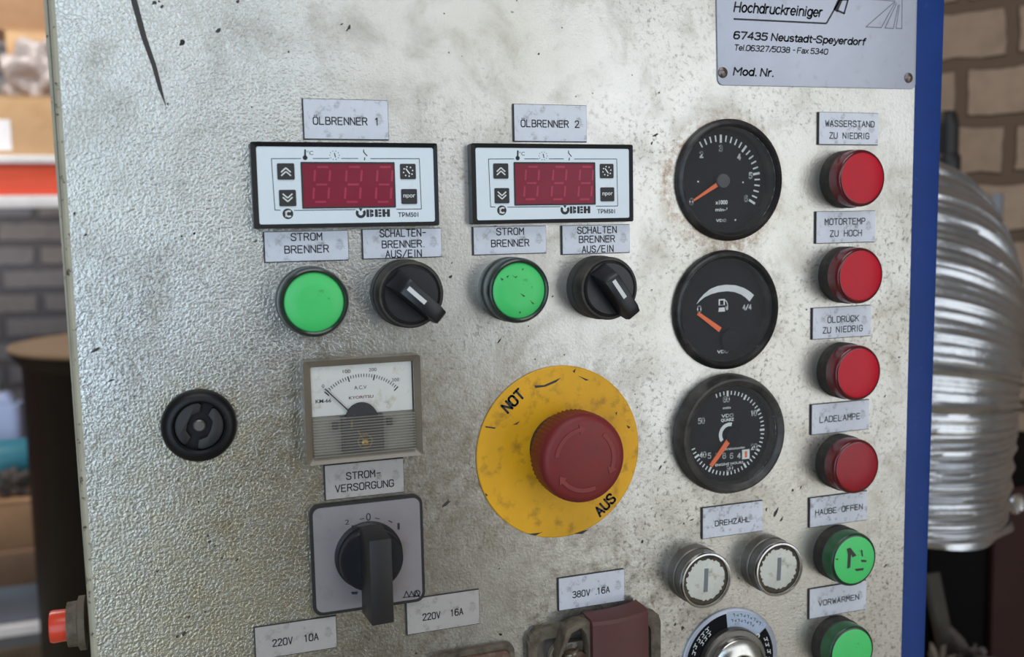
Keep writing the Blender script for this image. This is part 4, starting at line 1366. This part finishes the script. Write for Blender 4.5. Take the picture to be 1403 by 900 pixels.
m.build('scale_print', K['white'], sb, smooth=0)
m = MB()
m.ring(18.0, 25.6, 1.5, math.radians(37), math.radians(95), n=30)
sc = m.build('scale_sector', K['scale_blue'], t, smooth=0)
m = MB()
for r, d0, d1 in ((23.6, 45, 90), (20.9, 52, 88)):
    for d in range(d0, d1, 5):
        m.stroke([pol(r - .7, d), pol(r + .6, d + .5)], .3, 1.56, round_=False)
        if d % 2:
            m.stroke([pol(r + .6, d), pol(r + .6, d + 3)], .3, 1.56, round_=False)
        else:
            m.stroke([pol(r - .6, d), pol(r, d + 2.6)], .3, 1.56, round_=False)
m.build('sector_print', K['ink'], sc, smooth=0)
m = MB()
m.ring(.5, 1.3, 1.7, c=pol(18.6, 36), n=20)
m.build('index_ring', K['white'], t, smooth=0)
m = MB()
m.lathe([(17.8, 1.4), (17.8, 4.6), (17.2, 5.4), (14.6, 5.6)], caps=False)
m.build('knob_skirt', K['steel_dark'], t)
m = MB()
m.lathe([(14.8, 5.4), (14.6, 8.6), (14.0, 9.4), (8.2, 11.4), (7.3, 11.4), (7.0, 10.8), (6.9, 4.5), (0, 4.5)], caps=False)
m.build('knob_body', K['knob_metal'], t)

# ---- sockets along the bottom
U, V = 178.0, 214.0
t = thing('power_socket', U, V, 'battered 380V socket with a red-brown hinged lid under its label plate', 'power socket')
q6 = lambda px, py, h: (lambda P: (P[0] - U, V - P[1]))(pl(710 + px / 6.681, 810 + py / 6.681, h))
m = MB()
m.frame([(x + .5 * math.sin(3 * i), y + .35 * math.cos(2.3 * i)) for i, (x, y) in enumerate(rrect(-34.6, 32.6, -36, 34.6, 7, 8))], rrect(-29.6, 28, -31, 28.6, 5, 8), 0, 3.4, 2.4)
m.build('flange', K['rubber'], t, smooth=50)
m = MB()
m.prism(rrect(-30, 28.5, -31.5, 29, 5, 8), 0.0, 0.8)
m.build('base_plate', K['steel_dark'], t, smooth=0)
m = MB()                                            # torn gasket strip along the top
pts = [q6(x, y, 4) for x, y in ((440, 330), (500, 270), (620, 200), (760, 195), (900, 160), (1010, 145), (1060, 180), (960, 205), (800, 235), (660, 245), (560, 300), (470, 350))]
m.prism(pts, 2.0, 5.5)
m.build('torn_gasket', K['grime'], t, bevel=0.5)
m = MB()
c = (-16.0, 2.0)
m.prism(rrect(-24.5, -3.2, -30, 26.0, 6, 8), 0.6, 4.2)
m.build('socket_body', K['meter_frame'], t, bevel=0.6)
m = MB()
for i in range(90):                                 # the lid spring, an upright coil
    pass
turns, npt = 9, 24
path = []
for i in range(turns * npt + 1):
    a = 2 * PI * i / npt
    path.append((-15.2 + 3.0 * math.cos(a) + i / (turns * npt) * -4, 24.5 - 44 * i / (turns * npt), 7.5 + 3.0 * math.sin(a)))
ring_n = 6
vs, fs = [], []
for i, pnt in enumerate(path):
    P0, P1 = Vector(path[max(0, i - 1)]), Vector(path[min(len(path) - 1, i + 1)])
    tg = (P1 - P0).normalized()
    n1 = tg.orthogonal().normalized()
    n1 = (Vector((0, 1, 0)) - tg * tg.y).normalized()
    n2 = tg.cross(n1)
    for k in range(ring_n):
        a = 2 * PI * k / ring_n
        q_ = Vector(pnt) + (n1 * math.cos(a) + n2 * math.sin(a)) * .85
        vs.append(tuple(q_))
for i in range(len(path) - 1):
    for k in range(ring_n):
        j = (k + 1) % ring_n
        fs.append((i * ring_n + k, i * ring_n + j, (i + 1) * ring_n + j, (i + 1) * ring_n + k))
m.add(vs, fs)
m.build('lid_spring', K['spring'], t)


def curved_lid(a0, a1, b0, b1, h0, h1, n=14, th=1.2):
    """A lid curved like a barrel stave across its width, its top end rounded over."""
    m = MB()
    prof = []
    for i in range(n + 1):
        s = i / n
        prof.append((a0 + (a1 - a0) * s, h0 + (h1 - h0) * math.sin(PI * (0.10 + 0.80 * s)) ** .35))
    rows = [(b1, -h1 * .75), (b1, -2.4), (b1 - .6, -.9), (b1 - 2.0, 0), (b0, 0)]
    vs, fs = [], []
    for b, dh in rows:
        for a, hh in prof:
            vs.append((a, b + (0.06 * (a - a0)), max(1.0, hh + dh)))
    nn = n + 1
    for r in range(len(rows) - 1):
        for i in range(n):
            fs.append((r * nn + i, r * nn + i + 1, (r + 1) * nn + i + 1, (r + 1) * nn + i))
    for r in range(len(rows) - 1):                  # side walls down to the plate
        for i in (0, n):
            o = len(vs)
            p, q = vs[r * nn + i], vs[(r + 1) * nn + i]
            vs += [(p[0], p[1], 1.0), (q[0], q[1], 1.0)]
            fs.append((r * nn + i, (r + 1) * nn + i, o + 1, o))
    m.add(vs, fs)
    return m


p0, p1 = q6(690, 270, 16), q6(1195, 190, 16)
m = curved_lid(p0[0] + .3, p1[0] + .6, -36, (p0[1] + p1[1]) / 2 - 1.0, 9, 17)
m.build('hinged_lid', K['red_brown'], t, smooth=30)
m = MB()
pa = [q6(x, y, 12) for x, y in ((455, 360), (560, 300), (680, 282), (720, 350), (745, 470), (745, 601), (745, 700), (650, 700), (655, 520), (630, 400), (590, 350), (500, 400), (400, 640), (380, 700), (370, 640))]
m.prism(pa, 2, 11)
m.build('hinge_barrel', K['rubber'], t, bevel=0.8)
m = MB()
a, b = q6(520, 640, 8)
m.lathe([(8.5, 0), (8.5, 8)], 32, c=(a, b - 4))
m.build('contact_insert', K['brown_plastic'], t)

SG = '220V sockets along the bottom edge'
U, V = 117.6, 206.0
t = thing('mains_socket', U, V, 'brown 220V socket at the bottom edge under the 220V 16A plate', 'power socket', SG)
m = MB()
m.frame(rrect(-19.6, 19.6, -22, 22, 4, 6), rrect(-17.4, 17.4, -19.6, 19.2, 3, 6), 0, 3.0, 2.4)
m.build('frame', K['rubber'], t)
m = MB()
m.prism(rrect(-17.6, 17.6, -19.8, 19.4, 3, 6), 0, 3.8, taper=.02)
m.build('lid', K['brown_plastic'], t, bevel=0.6)
dup(t, 42.5, 201.2, 'brown 220V socket at the bottom edge under the 220V 10A plate')

# ---- red push button on the left flank of the box
p = at(112, 853, 0.024)
t = wthing('side_push_button', (-0.0405, 0.024, p.z), 'orange-red push button sticking out of the left side of the panel box', 'push button')
m = MB()
m.lathe([(11, 0), (11, 2.5), (9.2, 3.2), (9.0, 7.0)], 40)
m.xform(lambda q: (-q[2], q[1], -q[0]))
m.build('collar', K['rubber'], t)
m = MB()
m.lathe([(6.4, 6.5), (6.6, 12.6), (6.2, 13.6), (0, 13.8)], 40)
m.xform(lambda q: (-q[2], q[1], -q[0]))
m.build('button_cap', K['orange_button'], t)

# ================================================================== AROUND THE MACHINE
# ---- aluminium duct at the right
dY = 0.30
base = at(1214, 690, dY)
DR = 0.099


def sweep(path, rad, n=72):
    vs, fs = [], []
    up0 = Vector((1, 0, 0))
    for i, P in enumerate(path):
        tg = (path[min(i + 1, len(path) - 1)] - path[max(i - 1, 0)]).normalized()
        n1 = (up0 - tg * tg.dot(up0)).normalized()
        n2 = tg.cross(n1)
        for k in range(n):
            a = 2 * PI * k / n
            r = rad(i, a)
            vs.append(tuple(P + (n1 * math.cos(a) + n2 * math.sin(a)) * r))
    for i in range(len(path) - 1):
        for k in range(n):
            j = (k + 1) % n
            fs.append((i * n + k, i * n + j, (i + 1) * n + j, (i + 1) * n + k))
    return vs, fs


hdir = Vector((0.56, 0.83, 0)).normalized()
RB = 0.13
straight = at(1240, 220, dY + 0.10).z - base.z - RB - DR
path = []
ds = 0.0016
s = 0.0
lean = Vector((0.04, -0.05, 1)).normalized()
P = base.copy()
tot = straight + RB * PI / 2 + 0.06
while s < tot:
    path.append(P.copy())
    if s < straight:
        tg = lean
    elif s < straight + RB * PI / 2:
        a = (s - straight) / RB
        tg = (lean * math.cos(a) + hdir * math.sin(a)).normalized()
    else:
        tg = hdir
    P = P + tg * ds
    s += ds
rd = random.Random(11)
NS = len(path)
cr = [[rd.uniform(-1, 1) for _ in range(18)] for _ in range(NS // 5 + 2)]
ampl = [rd.uniform(.6, 1.3) for _ in range(NS // 3 + 2)]


def duct_r(i, a):
    s = i * ds
    big = max(0, math.cos(2 * PI * s / 0.0165)) ** 3 * 0.0019
    small = math.cos(2 * PI * s / 0.0055) * 0.0010 * ampl[i // 3]
    f = a / (2 * PI) * 18
    k0, w = int(f) % 18, f - int(f)
    j = i // 5
    c0 = cr[j][k0] * (1 - w) + cr[j][(k0 + 1) % 18] * w
    return DR + big + small + c0 * 0.0006 + 0.002 * math.sin(3 * a + s * 20)


vs, fs = sweep(path, duct_r, 120)
t = wthing('flexible_duct', base, 'crinkled silver flexible duct bending down behind the blue post', 'duct')
m = MB()
m.add([tuple(Vector(v) - base) for v in vs], fs)
m.build('corrugated_hose', K['foil'], t, world=True, smooth=60)
m = MB()
vs, fs = sweep([base + lean * z for z in (-0.006, -0.003, 0, 0.004)], lambda i, a: DR - 0.0005 + (0.004, .002, .001, 0)[i] * math.sin(7 * a) + 0.002, 96)
m.add([tuple(Vector(v) - base) for v in vs], fs)
m.build('crimped_end', K['foil'], t, world=True, smooth=60)
m = MB()
hc = at(1392, 690, dY - 0.045) - base
m.lathe([(9, 0), (9.5, 1.5), (7.5, 3), (6.5, 1.5), (0, 1)], 24)
m.v = [(hc.x + a * MM, hc.y - h * MM, hc.z + b * MM) for a, b, h in m.v]
m.build('clamp_screw', K['chrome'], t, world=True)
# brown cabinet under and behind the duct, which the duct end rests against; its near-black body paints the dark gap
xl, xd = at(1268, 800, 0.42).x, at(1356, 800, 0.41).x
t = wthing('brown_cabinet', (xd, 0.50, 0), 'cabinet with a dark red-brown door under the silver duct, its body black for the shaded gap', 'cabinet')
zc = base.z - 0.03
m = MB()
wbox(m, (xl - xd, -0.085, 0.0), (0.24, 0.10, zc))
m.build('body', K['gap_shade'], t, world=True, bevel=0.004)
m = MB()
wbox(m, (0, -0.095, 0.05), (0.22, -0.085, zc - 0.01))
m.build('door', K['brown_box'], t, world=True, bevel=0.003)


def slab(p0, p1, wd, dp):
    """A bar from p0 to p1."""
    d = (p1 - p0).normalized()
    n1 = Vector((1, 0, 0)) if abs(d.z) > .7 else Vector((0, 0, 1))
    n1 = (n1 - d * d.dot(n1)).normalized()
    n2 = d.cross(n1)
    m = MB()
    vs = []
    for P in (p0, p1):
        for a, b in ((-1, -1), (1, -1), (1, 1), (-1, 1)):
            vs.append(tuple(P + n1 * a * wd / 2 + n2 * b * dp / 2 - p0))
    m.add(vs, [(0, 1, 2, 3), (4, 5, 6, 7), (0, 1, 5, 4), (1, 2, 6, 5), (2, 3, 7, 6), (3, 0, 4, 7)])
    return m


# upright pipe with a rounded head beside the duct
p = at(1299, 152, 0.64)
t = wthing('black_pipe', (p.x, 0.64, 0), 'upright black pipe with rounded head behind the blue post, above the duct', 'pipe')
m = MB()
m.lathe([(14, 0), (14, (p.z - 0.02) * 1000), (12, (p.z - 0.006) * 1000), (8, p.z * 1000), (0, p.z * 1000 + 1)], 32)
m.v = [(a * MM, b * MM, h * MM) for a, b, h in m.v]
m.build('tube', K['pipe'], t, world=True)
m = MB()
m.lathe([(14, (p.z - .09) * 1000), (17, (p.z - .085) * 1000), (17, (p.z - .06) * 1000), (14, (p.z - .055) * 1000)], 32)
m.v = [(a * MM, b * MM, h * MM) for a, b, h in m.v]
m.build('coupling', K['pipe'], t, world=True)


# things leaning under the duct
def blob(name, c, sx, sy, sz, material, label_, cat, seed, n=5, rough=.35, flat=None, group=None):
    """A crumpled heap: a subdivided ball pushed about by folds."""
    rb = random.Random(seed)
    bm = bmesh.new()
    bmesh.ops.create_icosphere(bm, subdivisions=4, radius=1)
    dirs = [(Vector((rb.uniform(-1, 1), rb.uniform(-1, 1), rb.uniform(-1, 1))).normalized(), rb.uniform(4, 13), rb.uniform(0, 6)) for _ in range(n + 6)]
    for v in bm.verts:
        k = 1.0
        for d, fq, ph in dirs:
            k += rough * .16 * math.sin(fq * v.co.dot(d) + ph)
            k -= rough * .12 * abs(math.sin(fq * .7 * v.co.dot(d) + ph * 2))
        v.co = Vector((v.co.x * sx * k, v.co.y * sy * k, v.co.z * sz * k))
    z0 = -sz * .55
    for v in bm.verts:
        if v.co.z < z0:
            v.co.z = z0
        v.co.z -= z0
    me = bpy.data.meshes.new(name)
    bm.to_mesh(me)
    bm.free()
    me.materials.append(material)
    me.polygons.foreach_set('use_smooth', [True] * len(me.polygons))
    o = bpy.data.objects.new(name, me)
    C.objects.link(o)
    o.location = c
    return tag(o, label_, cat, group)


p = at(1310, 912, 0.36)
t = wthing('trestle', (p.x + .02, 0.38, 0), 'low dark steel stand carrying rags under the silver duct', 'stand')
m = MB()
zt = p.z - 0.012
wbox(m, (-0.10, -0.09, zt - .02), (0.045, 0.028, zt))
m.build('tray', K['gap_shade'], t, world=True, bevel=0.002)
for sx in (-.09, .037):
    for sy in (-.08, .018):
        m = MB()
        wbox(m, (sx - .008, sy - .008, 0), (sx + .008, sy + .008, zt - .02))
        m.build('leg', K['grey_metal'], t, world=True)
q = at(1288, 880, 0.34)
blob('rag', (q.x, 0.34, zt), .034, .032, .036, K['rag_pale'], 'pale crumpled rag heap beside the foot of the blue post', 'rag', 4, rough=1.0)
q = at(1333, 900, 0.36)
blob('rag', (q.x, 0.36, zt), .030, .036, .030, K['rag'], 'dark grey crumpled rag under the silver duct, right of the pale rag', 'rag', 9, rough=1.0)
a, b = at(1275, 785, 0.415), at(1292, 868, 0.40)
a2 = Vector((a.x, .415, a.z))
b2 = b + (b - a2).normalized() * ((b.z - zt) / max(1e-3, (a2.z - b.z)) * (a2 - b).length)
m = slab(b2, a2, .018, .008)
o = m.build('steel_strip', K['dull_steel'], None, world=True, bevel=.001)
o.location = b2
tag(o, 'slanting grey steel strip leaning in the dark gap below the duct', 'steel strip')

# pieces by the right-hand wall
p = at(1327, 248, 0.72)
t = wthing('conduit', (at(1364, 330, .70).x, 0.70, 0), 'slim grey conduit standing before the pale brick wall', 'pipe')
pz = at(1364, 268, .70).z
m = MB()
m.lathe([(9, 0), (9, pz * 1000), (7, pz * 1000 + 3), (0, pz * 1000 + 3)], 20)
m.v = [(a * MM, b * MM, h * MM) for a, b, h in m.v]
m.build('tube', K['grey_metal'], t, world=True)

# ---- dark drum behind the panel at the left
DYc = 1.76
lp = at(11, 480, DYc)
zl = at(92, 494, DYc - .27).z + .006
dr = .30
t = wthing('steel_drum', (lp.x + dr, DYc, 0), 'dark steel drum with a tan lid behind the left edge of the panel', 'drum')
m = MB()
zz = zl * 1000
prof = [(270, 0)]
m.lathe([(278, 0), (282, 12), (276, 24), (276, zz - 42), (281, zz - 34), (296, zz - 14), (298, zz - 9), (290, zz - 9)], 96)
m.v = [(a * MM, b * MM, h * MM) for a, b, h in m.v]
m.build('body', K['drum'], t, world=True)
m = MB()
m.lathe([(290, zz - 8.5), (299, zz - 8), (301, zz - 4), (299, zz), (292, zz + 1), (284, zz - 2), (270, zz - 2), (120, zz + 8), (0, zz + 10)], 96)
m.v = [(a * MM, b * MM, h * MM) for a, b, h in m.v]
m.build('lid', K['lid'], t, world=True)

# ---- orange rack with boxes at the back left
RY = 2.45
p_t, p_b = at(30, 213, RY), at(30, 285, RY)
o_t, o_b = at(30, 224, RY).z, at(30, 268, RY).z
x0, x1 = at(0, 250, RY).x - .9, at(60, 250, RY).x + .45
sx = at(73, 250, RY).x
rk = wthing('storage_rack', ((x0 + x1) / 2, RY, 0), 'orange beamed storage rack with white strips at the far left', 'rack')
cx = (x0 + x1) / 2


def rel(mb):
    mb.v = [(x - cx, y - RY, z) for x, y, z in mb.v]
    return mb


m = MB()
wbox(m, (x0, RY, o_b), (x1, RY + .05, o_t))
wbox(m, (x0, RY - .006, o_b), (x1, RY, o_b + .010))
rel(m).build('beam', K['orange'], rk, world=True, bevel=.003)
m = MB()
wbox(m, (x0, RY - .01, o_t), (x1, RY + .55, p_t.z))
rel(m).build('shelf_board', K['white_trim'], rk, world=True, bevel=.002)
m = MB()
wbox(m, (x0, RY - .01, p_b.z), (x1, RY + .02, o_b))
rel(m).build('lower_strip', K['white_trim'], rk, world=True, bevel=.002)
for ux in (x0 + .03, x1 - .03):
    for uy in (RY + .03, RY + .52):
        m = MB()
        wbox(m, (ux - .03, uy - .025, 0), (ux + .03, uy + .025, p_b.z + .005 if uy < RY + .1 else o_t))
        rel(m).build('upright', K['orange'], rk, world=True)
shz = p_t.z


def carton(xa, xb, y0, y1, za, zb, material, label_, white=None):
    t = wthing('cardboard_box', ((xa + xb) / 2, (y0 + y1) / 2, za), label_, 'cardboard box', 'cardboard boxes at the far left')
    c = ((xa + xb) / 2, (y0 + y1) / 2)
    m = MB()
    wbox(m, (xa - c[0], y0 - c[1], 0), (xb - c[0], y1 - c[1], zb - za))
    m.build('carton', material, t, world=True, bevel=.004)
    m = MB()
    for s in (-1, 1):
        wbox(m, (xa - c[0] - .003, min(s * .002, s * (y1 - c[1])), zb - za), (xb - c[0] + .003, max(s * .002, s * (y1 - c[1])), zb - za + .005))
    m.build('flap', material, t, world=True)
    if white:
        m = MB()
        wx0, wx1, wz0, wz1 = white
        wbox(m, (wx0 - c[0], y0 - c[1] - .002, wz0 - za), (wx1 - c[0], y0 - c[1], wz1 - za))
        m.build('paper_label', K['white_trim'], t, world=True)
    return t


bz = at(30, 133, RY + .04).z
carton(at(-60, 170, RY + .04).x, at(70, 170, RY + .04).x + .12, RY + .04, RY + .3, shz, bz, K['cardboard'], 'tan cardboard box with white label standing on the white shelf strip',
       (at(-40, 180, RY + .04).x, at(15, 180, RY + .04).x, at(10, 206, RY + .04).z, at(10, 164, RY + .04).z))
z2 = at(30, 26, RY + .36).z
carton(at(10, 80, RY + .34).x, at(75, 80, RY + .34).x + .15, RY + .33, RY + .54, shz, at(30, 44, RY + .34).z, K['cardboard'], 'tan cardboard box behind the grey film, on the white shelf')
carton(at(-40, 0, RY + .34).x, at(75, 0, RY + .34).x + .18, RY + .36, RY + .54, at(30, 40, RY + .34).z, at(30, -90, RY + .34).z, K['cardboard_dark'], 'topmost cardboard box, stacked behind the grey film')
q = at(42, 90, RY + .16)
blob('plastic_film', (q.x + .02, RY + .20, bz + .005), .13, .075, .12, K['bag'], 'crumpled pale grey plastic film lying on the tan labelled box', 'plastic film', 26, rough=.36)
q = at(8, 95, RY + .12)
blob('black_sack', (q.x - .085, RY + .08, bz + .005), .075, .05, .10, K['black_bag'], 'black sack end beside the grey film on the tan labelled box', 'sack', 5, rough=.9)

# ---- low shelf with odds and ends at the bottom left
SY = 2.2
g = lambda px, py, y=SY: at(px, py, y)
xa, xb = g(0, 700).x - .5, g(60, 700).x + .2
cx2 = (xa + xb) / 2
sh = wthing('steel_shelf', (cx2, SY, 0), 'grey steel shelf unit with brown top board left of the dark drum', 'shelf')


def rel2(mb):
    mb.v = [(x - cx2, y - SY, z) for x, y, z in mb.v]
    return mb


zt_ = g(20, 757).z
m = MB()
wbox(m, (xa, SY, g(20, 803).z), (xb, SY + .4, zt_))
rel2(m).build('top_board', K['wood'], sh, world=True, bevel=.003)
m = MB()
wbox(m, (xa, SY + .02, g(20, 856).z), (xb, SY + .38, g(20, 803).z))
rel2(m).build('drawer_front', K['grey_metal'], sh, world=True, bevel=.003)
m = MB()
wbox(m, (xa, SY - .01, g(20, 869).z), (xb, SY + .4, g(20, 857).z))
rel2(m).build('light_rail', K['white_trim'], sh, world=True)
for ux in (xa + .03, xb - .03):
    for uy in (SY + .05, SY + .35):
        m = MB()
        wbox(m, (ux - .02, uy - .02, 0), (ux + .02, uy + .02, g(20, 869).z))
        rel2(m).build('leg', K['grey_metal'], sh, world=True)
m = MB()
wbox(m, (xa + .06, SY + .06, .3), (xb - .06, SY + .34, g(20, 900).z + .0))
rel2(m).build('lower_cabinet', K['grey_metal'], sh, world=True, bevel=.004)
carton(g(-60, 720).x, g(50, 720).x, SY + .03, SY + .30, zt_, g(20, 690, SY + .03).z, K['cardboard_dark'], 'pinkish brown cardboard box on the steel shelf left of the drum')
ztop = g(20, 690, SY + .03).z + .005
q = g(16, 672, SY + .1)
blob('rag', (q.x, SY + .085, ztop), .075, .035, .045, K['rag'], 'grey rag heap on the pinkish brown box left of the drum', 'rag', 33, rough=1.0)
q = g(12, 625, SY + .2)
t = wthing('teal_canister', (q.x - .03, SY + .21, ztop), 'teal plastic canister lying behind the grey rag, left of the drum', 'canister')
hh = (g(12, 600, SY + .2).z - ztop)
m = MB()
m.lathe([(0, -110), (hh * 420, -108), (hh * 480, -98), (hh * 480, 70), (hh * 420, 84), (hh * 160, 90)], 32)
m.v = [(h * MM, b * MM, a * MM + hh * .48) for a, b, h in m.v]
m.build('body', K['teal'], t, world=True)
m = MB()
m.lathe([(hh * 190, 88), (hh * 190, 104), (hh * 170, 106), (0, 106)], 24)
m.v = [(h * MM, b * MM, a * MM + hh * .48) for a, b, h in m.v]
m.build('screw_cap', K['milk'], t, world=True)
t = wthing('plastic_canister', (g(4, 560, SY + .36).x - .03, SY + .375, zt_), 'pale bluish plastic canister standing behind the teal one', 'canister')
zc2 = g(10, 520, SY + .34).z - zt_
m = MB()
m.prism(rrect(-80, 75, -45, 55, 20, 5), 0, zc2 * 820)
m.prism(rrect(-70, 65, -40, 45, 20, 5), zc2 * 820, zc2 * 900, taper=.3)
m.v = [(a * MM, b * MM, h * MM) for a, b, h in m.v]
m.build('body', K['milk'], t, world=True, bevel=.006)
m = MB()
m.lathe([(20, zc2 * 890), (20, zc2 * 990), (17, zc2 * 1000), (0, zc2 * 1000)], 24)
m.v = [(a * MM, b * MM, h * MM) for a, b, h in m.v]
m.build('screw_cap', K['white_trim'], t, world=True)
